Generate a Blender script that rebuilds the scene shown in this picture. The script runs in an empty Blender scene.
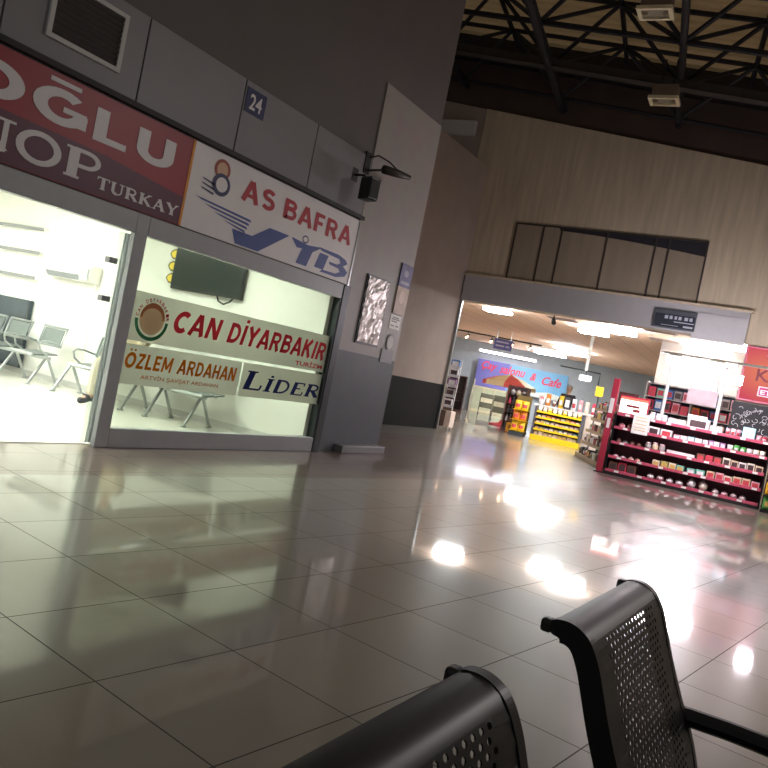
import bpy, bmesh, math, random
from mathutils import Vector, Matrix

random.seed(7)
SC = bpy.context.scene
COL = SC.collection
PI = math.pi

# ------------------------------------------------------------------ camera
cam_d = bpy.data.cameras.new('camera')
cam_d.sensor_width = 36.0
cam_d.lens = 780.37 / 768.0 * 36.0
cam_d.clip_start = 0.02
cam_d.clip_end = 200
cam = bpy.data.objects.new('camera', cam_d)
COL.objects.link(cam)
R_ = Vector((0.83743258, 0.50952779, 0.1977071))
U_ = Vector((-0.17977354, -0.0848112, 0.98004517))
F_ = Vector((-0.51612803, 0.85626426, -0.02057595))
cam.matrix_world = Matrix(((R_.x, U_.x, -F_.x, 0), (R_.y, U_.y, -F_.y, 0), (R_.z, U_.z, -F_.z, 1.1942), (0, 0, 0, 1)))
SC.camera = cam

# ------------------------------------------------------------------ world, exposure
world = bpy.data.worlds.new('dusk')
SC.world = world
world.use_nodes = True
bgn = world.node_tree.nodes['Background']
bgn.inputs['Color'].default_value = (1.0, 0.97, 0.95, 1)
bgn.inputs['Strength'].default_value = 0.072
SC.view_settings.view_transform = 'Standard'
SC.view_settings.look = 'None'
SC.view_settings.gamma = 1
SC.view_settings.exposure = 1.0
SC.cycles.use_denoising = True
SC.cycles.max_bounces = 8
SC.cycles.sample_clamp_indirect = 6.0
L_SHOP = 36.0      # ceiling panels of the ticket office
L_CONC = 42.0       # ceiling panels of the concourse
L_KIOSK = 70.0     # lamps over the kiosk counter
L_FILL = 250.0      # added high-bay lamp out of view, fills kiosk front and far wall

# ------------------------------------------------------------------ materials
def lin(h):
    h = h.lstrip('#')
    c = [int(h[i:i + 2], 16) / 255 for i in (0, 2, 4)]
    return tuple(x / 12.92 if x <= .04045 else ((x + .055) / 1.055) ** 2.4 for x in c) + (1,)

MATS = {}
def mat(name, hexc, rough=.6, metal=0, var=.08, scale=6.0, emit=0, stretch=(1, 1, 1), bump=0, spec=.5):
    if name in MATS:
        return MATS[name]
    m = bpy.data.materials.new(name)
    m.use_nodes = True
    nt = m.node_tree
    p = nt.nodes['Principled BSDF']
    p.inputs['Roughness'].default_value = rough
    p.inputs['Metallic'].default_value = metal
    p.inputs['Specular IOR Level'].default_value = spec
    c = lin(hexc)
    tc = nt.nodes.new('ShaderNodeTexCoord')
    mp = nt.nodes.new('ShaderNodeMapping')
    mp.inputs['Scale'].default_value = stretch
    nz = nt.nodes.new('ShaderNodeTexNoise')
    nz.inputs['Scale'].default_value = scale
    nz.inputs['Detail'].default_value = 4
    nt.links.new(tc.outputs['Object'], mp.inputs['Vector'])
    nt.links.new(mp.outputs['Vector'], nz.inputs['Vector'])
    rp = nt.nodes.new('ShaderNodeValToRGB')
    rp.color_ramp.elements[0].position = .3
    rp.color_ramp.elements[1].position = .7
    rp.color_ramp.elements[0].color = tuple(x * (1 - var) for x in c[:3]) + (1,)
    rp.color_ramp.elements[1].color = tuple(min(1, x * (1 + var)) for x in c[:3]) + (1,)
    nt.links.new(nz.outputs['Fac'], rp.inputs['Fac'])
    nt.links.new(rp.outputs['Color'], p.inputs['Base Color'])
    if bump:
        b = nt.nodes.new('ShaderNodeBump')
        b.inputs['Strength'].default_value = bump
        b.inputs['Distance'].default_value = .01
        nt.links.new(nz.outputs['Fac'], b.inputs['Height'])
        nt.links.new(b.outputs['Normal'], p.inputs['Normal'])
    if emit:
        p.inputs['Emission Color'].default_value = c
        p.inputs['Emission Strength'].default_value = emit
    MATS[name] = m
    return m

def glass_mat(name, tint, rough=.02):
    m = bpy.data.materials.new(name)
    m.use_nodes = True
    nt = m.node_tree
    nt.nodes.remove(nt.nodes['Principled BSDF'])
    out = nt.nodes['Material Output']
    tr = nt.nodes.new('ShaderNodeBsdfTransparent')
    tr.inputs['Color'].default_value = lin(tint)
    gl = nt.nodes.new('ShaderNodeBsdfGlossy')
    gl.inputs['Roughness'].default_value = rough
    ge = nt.nodes.new('ShaderNodeNewGeometry')
    dp = nt.nodes.new('ShaderNodeVectorMath'); dp.operation = 'DOT_PRODUCT'
    nt.links.new(ge.outputs['Normal'], dp.inputs[0]); nt.links.new(ge.outputs['Incoming'], dp.inputs[1])
    h = NB(nt)
    schlick = h.m('ADD', .035, h.m('MULTIPLY', .9, h.m('POWER', h.m('SUBTRACT', 1.0, h.m('ABSOLUTE', dp.outputs['Value'])), 5.0)))
    mx = nt.nodes.new('ShaderNodeMixShader')
    nt.links.new(schlick, mx.inputs[0])
    nt.links.new(tr.outputs[0], mx.inputs[1])
    nt.links.new(gl.outputs[0], mx.inputs[2])
    nt.links.new(mx.outputs[0], out.inputs['Surface'])
    MATS[name] = m
    return m

def film_mat(name, hexc, k=.6):
    m = bpy.data.materials.new(name)
    m.use_nodes = True
    nt = m.node_tree
    nt.nodes.remove(nt.nodes['Principled BSDF'])
    out = nt.nodes['Material Output']
    a = nt.nodes.new('ShaderNodeBsdfTranslucent')
    b = nt.nodes.new('ShaderNodeBsdfDiffuse')
    tc = nt.nodes.new('ShaderNodeTexCoord')
    nz = nt.nodes.new('ShaderNodeTexNoise')
    nz.inputs['Scale'].default_value = 3
    rp = nt.nodes.new('ShaderNodeValToRGB')
    c = lin(hexc)
    rp.color_ramp.elements[0].color = tuple(x * .95 for x in c[:3]) + (1,)
    rp.color_ramp.elements[1].color = tuple(min(1, x * 1.05) for x in c[:3]) + (1,)
    nt.links.new(tc.outputs['Object'], nz.inputs['Vector'])
    nt.links.new(nz.outputs['Fac'], rp.inputs['Fac'])
    for s in (a, b):
        nt.links.new(rp.outputs['Color'], s.inputs['Color'])
    mx = nt.nodes.new('ShaderNodeMixShader')
    mx.inputs[0].default_value = k
    nt.links.new(b.outputs[0], mx.inputs[1])
    nt.links.new(a.outputs[0], mx.inputs[2])
    nt.links.new(mx.outputs[0], out.inputs['Surface'])
    MATS[name] = m
    return m

def emit_mat(name, hexc, strength):
    m = bpy.data.materials.new(name)
    m.use_nodes = True
    nt = m.node_tree
    nt.nodes.remove(nt.nodes['Principled BSDF'])
    e = nt.nodes.new('ShaderNodeEmission')
    e.inputs['Color'].default_value = lin(hexc)
    e.inputs['Strength'].default_value = strength
    nt.links.new(e.outputs[0], nt.nodes['Material Output'].inputs['Surface'])
    MATS[name] = m
    return m

class NB:
    """small node helper"""
    def __init__(s, nt): s.nt = nt
    def val(s, x):
        n = s.nt.nodes.new('ShaderNodeValue'); n.outputs[0].default_value = x; return n.outputs[0]
    def m(s, op, a, b=0.0, c=None):
        n = s.nt.nodes.new('ShaderNodeMath'); n.operation = op
        for i, x in enumerate((a, b) if c is None else (a, b, c)):
            if isinstance(x, (int, float)): n.inputs[i].default_value = x
            else: s.nt.links.new(x, n.inputs[i])
        return n.outputs[0]

TA = math.radians(83.8035)
def floor_material():
    m = bpy.data.materials.new('polished_tiles')
    m.use_nodes = True
    nt = m.node_tree
    p = nt.nodes['Principled BSDF']
    h = NB(nt)
    tc = nt.nodes.new('ShaderNodeTexCoord')
    sx = nt.nodes.new('ShaderNodeSeparateXYZ')
    nt.links.new(tc.outputs['Object'], sx.inputs[0])
    X, Y = sx.outputs[0], sx.outputs[1]
    u = h.m('ADD', h.m('MULTIPLY', X, math.cos(TA)), h.m('MULTIPLY', Y, math.sin(TA)))
    w = h.m('ADD', h.m('MULTIPLY', X, -math.sin(TA)), h.m('MULTIPLY', Y, math.cos(TA)))
    uu = h.m('DIVIDE', h.m('SUBTRACT', u, 1.5698), .6)
    ww = h.m('DIVIDE', h.m('SUBTRACT', w, 2.7185), .6)
    def edge(t):
        f = h.m('FRACT', t)
        d = h.m('MINIMUM', f, h.m('SUBTRACT', 1.0, f))
        return h.m('LESS_THAN', d, .0044)
    grout = h.m('MAXIMUM', edge(uu), edge(ww))
    strip = h.m('MULTIPLY', h.m('MULTIPLY', h.m('GREATER_THAN', w, 5.0), h.m('LESS_THAN', w, 8.7)), h.m('LESS_THAN', Y, 16.3))
    cb = nt.nodes.new('ShaderNodeCombineXYZ')
    nt.links.new(h.m('FLOOR', uu), cb.inputs[0]); nt.links.new(h.m('FLOOR', ww), cb.inputs[1])
    wn = nt.nodes.new('ShaderNodeTexWhiteNoise')
    nt.links.new(cb.outputs[0], wn.inputs['Vector'])
    nz = nt.nodes.new('ShaderNodeTexNoise'); nz.inputs['Scale'].default_value = 1.6; nz.inputs['Detail'].default_value = 6
    nt.links.new(tc.outputs['Object'], nz.inputs['Vector'])
    fac = h.m('ADD', h.m('MULTIPLY', wn.outputs['Value'], .35), h.m('MULTIPLY', nz.outputs['Fac'], .65))
    rp = nt.nodes.new('ShaderNodeValToRGB')
    rp.color_ramp.elements[0].color = lin('847d71'); rp.color_ramp.elements[1].color = lin('9a9284')
    nt.links.new(fac, rp.inputs['Fac'])
    def mix(a, b, f):
        n = nt.nodes.new('ShaderNodeMix'); n.data_type = 'RGBA'
        if isinstance(f, float): n.inputs[0].default_value = f
        else: nt.links.new(f, n.inputs[0])
        for i, x in ((6, a), (7, b)):
            if isinstance(x, tuple): n.inputs[i].default_value = x
            else: nt.links.new(x, n.inputs[i])
        return n.outputs[2]
    base = mix(rp.outputs['Color'], lin('7d6a62'), strip)
    base = mix(base, lin('3a3632'), grout)
    nt.links.new(base, p.inputs['Base Color'])
    p.inputs['Specular IOR Level'].default_value = .5
    smear = nt.nodes.new('ShaderNodeTexNoise'); smear.inputs['Scale'].default_value = .9; smear.inputs['Detail'].default_value = 5
    nt.links.new(tc.outputs['Object'], smear.inputs['Vector'])
    ro = h.m('ADD', .025, h.m('MULTIPLY', smear.outputs['Fac'], .045))
    ro = h.m('ADD', ro, h.m('MULTIPLY', strip, .03))
    ro = h.m('ADD', ro, h.m('MULTIPLY', grout, .4))
    nt.links.new(h.m('ADD', h.m('MULTIPLY', ro, 2.0), .24), p.inputs['Roughness'])
    nt.links.new(ro, p.inputs['Coat Roughness'])
    nt.links.new(h.m('MULTIPLY', h.m('SUBTRACT', 1.0, grout), h.m('SUBTRACT', .8, h.m('MULTIPLY', strip, .08))), p.inputs['Coat Weight'])
    bp = nt.nodes.new('ShaderNodeBump'); bp.inputs['Strength'].default_value = .25; bp.inputs['Distance'].default_value = .002
    nt.links.new(h.m('SUBTRACT', 1.0, grout), bp.inputs['Height'])
    nt.links.new(bp.outputs['Normal'], p.inputs['Normal'])
    MATS['polished_tiles'] = m
    return m

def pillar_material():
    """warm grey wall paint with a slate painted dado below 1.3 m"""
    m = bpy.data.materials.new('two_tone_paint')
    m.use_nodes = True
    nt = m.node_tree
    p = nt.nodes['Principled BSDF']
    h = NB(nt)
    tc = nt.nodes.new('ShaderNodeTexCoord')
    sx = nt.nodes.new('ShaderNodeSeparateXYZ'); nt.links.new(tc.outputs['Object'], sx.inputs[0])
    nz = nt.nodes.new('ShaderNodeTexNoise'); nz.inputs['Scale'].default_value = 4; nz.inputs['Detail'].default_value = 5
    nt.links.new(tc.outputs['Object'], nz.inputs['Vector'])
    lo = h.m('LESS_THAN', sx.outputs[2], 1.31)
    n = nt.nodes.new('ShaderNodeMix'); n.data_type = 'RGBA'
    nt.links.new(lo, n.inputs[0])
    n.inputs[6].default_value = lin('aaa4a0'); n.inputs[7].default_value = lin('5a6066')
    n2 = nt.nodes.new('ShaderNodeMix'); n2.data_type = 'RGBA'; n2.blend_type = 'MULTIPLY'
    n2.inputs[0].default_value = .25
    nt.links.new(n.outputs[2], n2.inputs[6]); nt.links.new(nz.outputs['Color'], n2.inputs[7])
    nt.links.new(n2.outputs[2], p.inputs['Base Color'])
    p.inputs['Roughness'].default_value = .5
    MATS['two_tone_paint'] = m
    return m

def ceiling_material():
    """suspended ceiling: 0.6 m tiles with thin joints"""
    m = bpy.data.materials.new('ceiling_tiles')
    m.use_nodes = True
    nt = m.node_tree
    p = nt.nodes['Principled BSDF']
    h = NB(nt)
    tc = nt.nodes.new('ShaderNodeTexCoord')
    sx = nt.nodes.new('ShaderNodeSeparateXYZ'); nt.links.new(tc.outputs['Object'], sx.inputs[0])
    a = math.radians(5)
    u = h.m('ADD', h.m('MULTIPLY', sx.outputs[0], math.cos(a)), h.m('MULTIPLY', sx.outputs[1], math.sin(a)))
    v = h.m('ADD', h.m('MULTIPLY', sx.outputs[0], -math.sin(a)), h.m('MULTIPLY', sx.outputs[1], math.cos(a)))
    def e(t):
        f = h.m('FRACT', h.m('DIVIDE', t, .6)); return h.m('LESS_THAN', f, .04)
    g = h.m('MAXIMUM', e(u), e(v))
    n = nt.nodes.new('ShaderNodeMix'); n.data_type = 'RGBA'
    nt.links.new(g, n.inputs[0]); n.inputs[6].default_value = lin('f6d0b4'); n.inputs[7].default_value = lin('c0a898')
    nt.links.new(n.outputs[2], p.inputs['Base Color'])
    p.inputs['Roughness'].default_value = .8
    MATS['ceiling_tiles'] = m
    return m

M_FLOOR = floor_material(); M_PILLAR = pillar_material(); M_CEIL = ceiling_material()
M_GLASS = glass_mat('window_glass', 'e4e7e2'); M_CLEAR = glass_mat('clear_glass', 'eef2f0')
M_FILM = film_mat('frosted_film', 'd0d0c8', .62)
M_FILMTXT = {k: film_mat('film_' + k, v, .45) for k, v in dict(red='d23c4c', orange='c8701e', navy='33386e', green='3f7a5a', tan='d4b496', brown='c48464', soft='c06040').items()}
wallp = mat('hall_wall_paint', '66615f', .7, var=.05, scale=2)
concrete = mat('board_marked_concrete', 'bfb39c', .85, var=.13, scale=3, stretch=(3, 3, .25), bump=.3)
recessw = mat('brown_grey_plaster', 'a0928a', .8, var=.06, scale=2)
darkdado = mat('black_dado', '131213', .7, var=.1, spec=.15)
clad = mat('grey_cladding', '858487', .45, var=.04, scale=2)
alum = mat('grey_aluminium', 'a3a5a8', .4, metal=.05, var=.04)
darkalum = mat('dark_aluminium', '3b4044', .4, metal=.3, var=.05)
steel = mat('brushed_steel', 'a9adae', .3, metal=.8, var=.05, scale=20)
chrome = mat('chrome', 'd8d8d8', .12, metal=1, var=.02)
white = mat('white_paint', 'f2f1ec', .55, var=.02)
offwhite = mat('off_white_plastic', 'e6e4da', .5, var=.03)
shoptile = mat('white_shop_tile', 'e9e6dc', .18, var=.04, scale=1.5)
black = mat('black_plastic', '151417', .35, var=.15)
blacksteel = mat('black_enamelled_steel', '0f0d11', .4, metal=.1, var=.12, scale=12, spec=.4)
nearblack = mat('matt_black', '201c1e', .6, var=.15)
trussm = mat('dark_blue_steel', '15161f', .6, var=.2)
roofm = film_mat('tan_roof_sheet', 'd8bd90', .5)
gable = mat('dark_brown_cladding', '4a3c36', .8, var=.15, scale=1.5)
screen = mat('dark_screen', '2c3434', .12, var=.2, scale=1.5)
redm = mat('red_shelf_paint', 'b0344a', .4, var=.08)
yellowm = mat('yellow_shelf_paint', 'e8c21c', .4, var=.06)
palewood = mat('pale_box_card', 'd8c8bc', .7, var=.05)
brownm = mat('dark_brown_wood', '4b332b', .5, var=.15)
red_sign = mat('sign_red', '98081f', .4, var=.06, scale=2)
purple_sign = mat('sign_plum', '581232', .4, var=.06, scale=2)
sign_white = mat('sign_white', 'e8e4e4', .4, var=.03, scale=2)
letter_white = mat('letter_white', 'dedada', .4, var=.02)
letter_red = mat('letter_red', 'b01c2c', .45, var=.04)
letter_blue = mat('letter_blue', '2c4790', .45, var=.06)
letter_navy = mat('letter_navy', '262c58', .45, var=.06)
orange_line = mat('orange_edge', 'd98a2c', .5, var=.05)
greywhite = mat('grey_white_paint', 'c9c8c4', .6, var=.03)
E_PANEL = emit_mat('lamp_panel_cool', 'f4fbff', L_CONC)
E_SHOP = emit_mat('lamp_panel_office', 'f6fff2', L_SHOP)
E_KIOSK = emit_mat('kiosk_lamp_glow', 'fff2fb', L_KIOSK)
E_FILL = emit_mat('fill_high_bay_glow', 'fbf4f2', L_FILL)
E_TUBE = emit_mat('tube_glow', 'f4f0ff', 9.0)
E_SPOT = emit_mat('spot_glow', 'ffd0a0', 14.0)
E_LED = emit_mat('yellow_neon', 'ffe860', .75)
E_REDSIGN = emit_mat('backlit_red', 'e0566e', .42)

nt = E_REDSIGN.node_tree
tc_ = nt.nodes.new('ShaderNodeTexCoord'); mp_ = nt.nodes.new('ShaderNodeMapping'); mp_.inputs['Location'].default_value = (.42, -.9, 0); mp_.inputs['Scale'].default_value = (1.1, 1.5, 0)
gr_ = nt.nodes.new('ShaderNodeTexGradient'); gr_.gradient_type = 'SPHERICAL'
rp_ = nt.nodes.new('ShaderNodeValToRGB'); rp_.color_ramp.elements[0].color = lin('de4a68'); rp_.color_ramp.elements[1].color = lin('f88a70'); rp_.color_ramp.elements[1].position = .8
nt.links.new(tc_.outputs['Object'], mp_.inputs['Vector']); nt.links.new(mp_.outputs['Vector'], gr_.inputs['Vector']); nt.links.new(gr_.outputs['Fac'], rp_.inputs['Fac']); nt.links.new(rp_.outputs['Color'], nt.nodes['Emission'].inputs['Color'])
E_WHITEBOX = emit_mat('backlit_white', 'fff0e4', 2.2)
E_BOXRED = emit_mat('backlit_box_red', 'ff5a4a', 1.6)

# ------------------------------------------------------------------ geometry helpers
class MB:
    def __init__(s, off=(0, 0, 0)):
        s.bm = bmesh.new(); s.off = Vector(off)
    def V(s, p): return s.bm.verts.new(Vector(p) - s.off)
    def face(s, pts, mi=0):
        f = s.bm.faces.new([s.V(p) for p in pts]); f.material_index = mi; return f
    def box(s, c, size, rz=0, mi=0, bev=0, rot=None):
        t = bmesh.new()
        bmesh.ops.create_cube(t, size=1)
        for v in t.verts: v.co = Vector((v.co.x * size[0], v.co.y * size[1], v.co.z * size[2]))
        if bev: bmesh.ops.bevel(t, geom=t.edges[:], offset=min(bev, min(size) * .45), segments=2, affect='EDGES', profile=.5)
        Rm = rot if rot is not None else Matrix.Rotation(rz, 3, 'Z')
        mp = {v: s.V(Rm @ v.co + Vector(c)) for v in t.verts}
        for f in t.faces:
            g = s.bm.faces.new([mp[v] for v in f.verts]); g.material_index = mi
        t.free(); return s
    def b2(s, a, b, mi=0, bev=0):
        a, b = Vector(a), Vector(b)
        return s.box((a + b) / 2, [abs(x) for x in (b - a)], 0, mi, bev)
    def tube(s, path, r, n=8, mi=0, cap=True, flat=None):
        P = [Vector(p) for p in path]
        rs = r if isinstance(r, (list, tuple)) else [r] * len(P)
        rings = []
        prev = None
        for i, p in enumerate(P):
            d = (P[min(i + 1, len(P) - 1)] - P[max(i - 1, 0)]).normalized()
            if prev is None:
                a = Vector((0, 0, 1)) if abs(d.z) < .9 else Vector((0, 1, 0))
                x = d.cross(a).normalized()
            else:
                x = (prev - d * prev.dot(d)).normalized()
            prev = x
            y = d.cross(x)
            rings.append([s.V(p + (x * math.cos(2 * PI * k / n) + y * math.sin(2 * PI * k / n)) * rs[i]) for k in range(n)])
        for i in range(len(P) - 1):
            for k in range(n):
                f = s.bm.faces.new((rings[i][k], rings[i][(k + 1) % n], rings[i + 1][(k + 1) % n], rings[i + 1][k])); f.material_index = mi
        if cap:
            f = s.bm.faces.new(rings[0][::-1]); f.material_index = mi
            f = s.bm.faces.new(rings[-1]); f.material_index = mi
        return s
    def lathe(s, prof, c=(0, 0, 0), n=16, mi=0):
        c = Vector(c); rings = []
        for r, z in prof:
            rings.append([s.V(c + Vector((max(r, 1e-4) * math.cos(2 * PI * k / n), max(r, 1e-4) * math.sin(2 * PI * k / n), z))) for k in range(n)])
        for i in range(len(prof) - 1):
            for k in range(n):
                f = s.bm.faces.new((rings[i][k], rings[i][(k + 1) % n], rings[i + 1][(k + 1) % n], rings[i + 1][k])); f.material_index = mi
        s.bm.faces.new(rings[0][::-1]).material_index = mi; s.bm.faces.new(rings[-1]).material_index = mi
        return s
    def prism(s, pts, fa, fb, mi=0):
        """polygon pts (2-D) swept between the point functions fa and fb"""
        A = [s.V(fa(*p)) for p in pts]; B = [s.V(fb(*p)) for p in pts]
        n = len(pts)
        for f in (s.bm.faces.new(A[::-1]), s.bm.faces.new(B)): f.material_index = mi
        for i in range(n):
            s.bm.faces.new((A[i], A[(i + 1) % n], B[(i + 1) % n], B[i])).material_index = mi
        return s
    def flat(s, pts, w=0.0, mi=0, th=0.0):
        """flat polygon in the local XY plane at height w"""
        if th: return s.prism(pts, lambda x, y: (x, y, w), lambda x, y: (x, y, w + th), mi)
        s.face([(x, y, w) for x, y in pts], mi); return s
    def build(s, name, mats, parent=None, smooth=False, loc=None, rot=None):
        bmesh.ops.recalc_face_normals(s.bm, faces=s.bm.faces[:])
        me = bpy.data.meshes.new(name); s.bm.to_mesh(me); s.bm.free()
        for m in (mats if isinstance(mats, (list, tuple)) else [mats]): me.materials.append(m)
        if smooth:
            for p in me.polygons: p.use_smooth = True
        return link(name, me, parent, loc, rot)

def link(name, me, parent=None, loc=None, rot=None):
    o = bpy.data.objects.new(name, me); COL.objects.link(o)
    if parent is not None: o.parent = parent
    if loc is not None: o.location = loc
    if rot is not None: o.rotation_euler = rot
    return o

def tag(o, label=None, cat=None, group=None, kind=None):
    if label: o['label'] = label
    if cat: o['category'] = cat
    if group: o['group'] = group
    if kind: o['kind'] = kind
    return o
def thing(name, label, cat, loc=(0, 0, 0), rot=(0, 0, 0), group=None):
    o = link(name, None, None, loc, rot)
    return tag(o, label, cat, group)
def struct(o): o['kind'] = 'structure'; return o
def copy_tree(o, parent=None):
    c = o.copy(); COL.objects.link(c); c.parent = parent
    for ch in list(o.children): copy_tree(ch, c)
    return c

FRONT = (PI / 2, 0, PI / 2)            # plane of the left wall: local x = world y, local y = up, local z = out to the hall
A5 = math.radians(5)
FARROT = (PI / 2, 0, A5)               # plane of the far wall: local x = along the wall, local y = up, local z = out to the hall
PFW = Vector((-8.47, 16.85, 0)); EFW = Vector((math.cos(A5), math.sin(A5), 0)); NFW = Vector((-math.sin(A5), math.cos(A5), 0))
def fw(s, d, z): return PFW + EFW * s + NFW * d + Vector((0, 0, z))

def text_shape(body, x0, y0, x1, y1, bold=.0, shear=0, slant=0.0):
    """flat mesh data of a word, fitted to a box (local XY)"""
    cu = bpy.data.curves.new('word', 'FONT')
    cu.body = body; cu.size = 1; cu.offset = bold; cu.shear = shear; cu.resolution_u = 3
    o = bpy.data.objects.new('word', cu); COL.objects.link(o)
    bpy.context.view_layer.update()
    me = bpy.data.meshes.new_from_object(o.evaluated_get(bpy.context.evaluated_depsgraph_get()))
    bpy.data.objects.remove(o); bpy.data.curves.remove(cu)
    xs = [v.co.x for v in me.vertices]; ys = [v.co.y for v in me.vertices]
    ax, bx, ay, by = min(xs), max(xs), min(ys), max(ys)
    for v in me.vertices:
        x = x0 + (v.co.x - ax) / (bx - ax) * (x1 - x0); y = y0 + (v.co.y - ay) / (by - ay) * (y1 - y0)
        v.co = (x, y + slant * (x - x0), 0)
    return me
def word(body, box, m, parent, w, off=(0, 0), bold=.0, shear=0, slant=0.0, name='lettering'):
    me = text_shape(body, box[0] - off[0], box[1] - off[1], box[2] - off[0], box[3] - off[1], bold, shear, slant)
    me.materials.clear(); me.materials.append(m)
    o = link(name, me, parent, (0, 0, w)); return o

# serif letters drawn as strokes: each stroke is (points, width); unit cell 1 high
def arc(cx, cy, rx, ry, a0, a1, n=10):
    return [(cx + rx * math.cos(math.radians(a0 + (a1 - a0) * i / n)), cy + ry * math.sin(math.radians(a0 + (a1 - a0) * i / n))) for i in range(n + 1)]
T, t = .24, .11
Q = .235
SANS = {
    'A': (.9, [([(.1, 0), (.44, 1)], Q), ([(.46, 1), (.8, 0)], Q), ([(.22, .3), (.68, .3)], .17)]),
    'B': (.84, [([(.15, 0), (.15, 1)], Q), ([(.15, .9), (.44, .9)] + arc(.44, .73, .22, .17, 90, -90) + [(.15, .56)], .19), ([(.15, .52), (.47, .52)] + arc(.47, .31, .24, .21, 90, -90) + [(.15, .1)], .19)]),
    'C': (.84, [(arc(.46, .5, .34, .4, 48, 312, 18), Q)]),
    'D': (.86, [([(.15, 0), (.15, 1)], Q), ([(.15, .9), (.36, .9)] + arc(.36, .5, .36, .4, 90, -90, 14) + [(.15, .1)], .2)]),
    'E': (.74, [([(.15, 0), (.15, 1)], Q), ([(.15, .9), (.66, .9)], .2), ([(.15, .5), (.6, .5)], .18), ([(.15, .1), (.67, .1)], .2)]),
    'F': (.72, [([(.15, 0), (.15, 1)], Q), ([(.15, .9), (.66, .9)], .2), ([(.15, .48), (.58, .48)], .19)]),
    'G': (.9, [(arc(.47, .5, .35, .4, 48, 352, 20), Q), ([(.82, .1), (.82, .5)], .2), ([(.5, .47), (.9, .47)], .16)]),
    'H': (.84, [([(.15, 0), (.15, 1)], Q), ([(.69, 0), (.69, 1)], Q), ([(.15, .5), (.69, .5)], .19)]),
    'I': (.34, [([(.17, 0), (.17, 1)], Q)]),
    'K': (.86, [([(.15, 0), (.15, 1)], Q), ([(.22, .45), (.68, 1)], Q), ([(.36, .6), (.74, 0)], Q)]),
    'L': (.7, [([(.15, 0), (.15, 1)], Q), ([(.15, .1), (.66, .1)], .2)]),
    'M': (1.02, [([(.13, 0), (.13, 1)], .2), ([(.13, .98), (.5, .2)], .2), ([(.5, .2), (.87, .98)], .2), ([(.87, 0), (.87, 1)], .2)]),
    'N': (.88, [([(.14, 0), (.14, 1)], .22), ([(.16, .98), (.7, .02)], .22), ([(.72, 0), (.72, 1)], .22)]),
    'O': (.95, [(arc(.47, .5, .36, .4, 0, 360, 28), Q)]),
    'R': (.86, [([(.15, 0), (.15, 1)], Q), ([(.15, .9), (.46, .9)] + arc(.46, .69, .22, .21, 90, -90) + [(.15, .48)], .19), ([(.45, .48), (.72, 0)], Q)]),
    'S': (.82, [(arc(.42, .72, .25, .19, 25, 270, 12) + arc(.42, .31, .27, .21, 90, -150, 12)[1:], .21)]),
    'T': (.8, [([(.4, 0), (.4, 1)], Q), ([(.04, .9), (.76, .9)], .2)]),
    'U': (.86, [([(.15, 1), (.15, .38)] + arc(.43, .38, .28, .28, 180, 360, 12) + [(.71, 1)], Q)]),
    'Y': (.84, [([(.1, 1), (.42, .45)], Q), ([(.74, 1), (.42, .45)], Q), ([(.42, .5), (.42, 0)], Q)]),
    'Z': (.78, [([(.08, .9), (.7, .9)], .2), ([(.64, .9), (.13, .1)], .22), ([(.06, .1), (.72, .1)], .2)]),
    ' ': (.3, []),
}
SANS['Ğ'] = (.9, SANS['G'][1] + [([(.22, 1.2), (.74, 1.2)], .13)])
SANS['İ'] = (.34, SANS['I'][1] + [([(.06, 1.2), (.28, 1.2)], .16)])
SANS['Ö'] = (.95, SANS['O'][1] + [([(.2, 1.16), (.38, 1.16)], .14), ([(.56, 1.16), (.74, 1.16)], .14)])
def sf(x, y, w=.36): return ([(x - w / 2, y), (x + w / 2, y)], .08)
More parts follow.
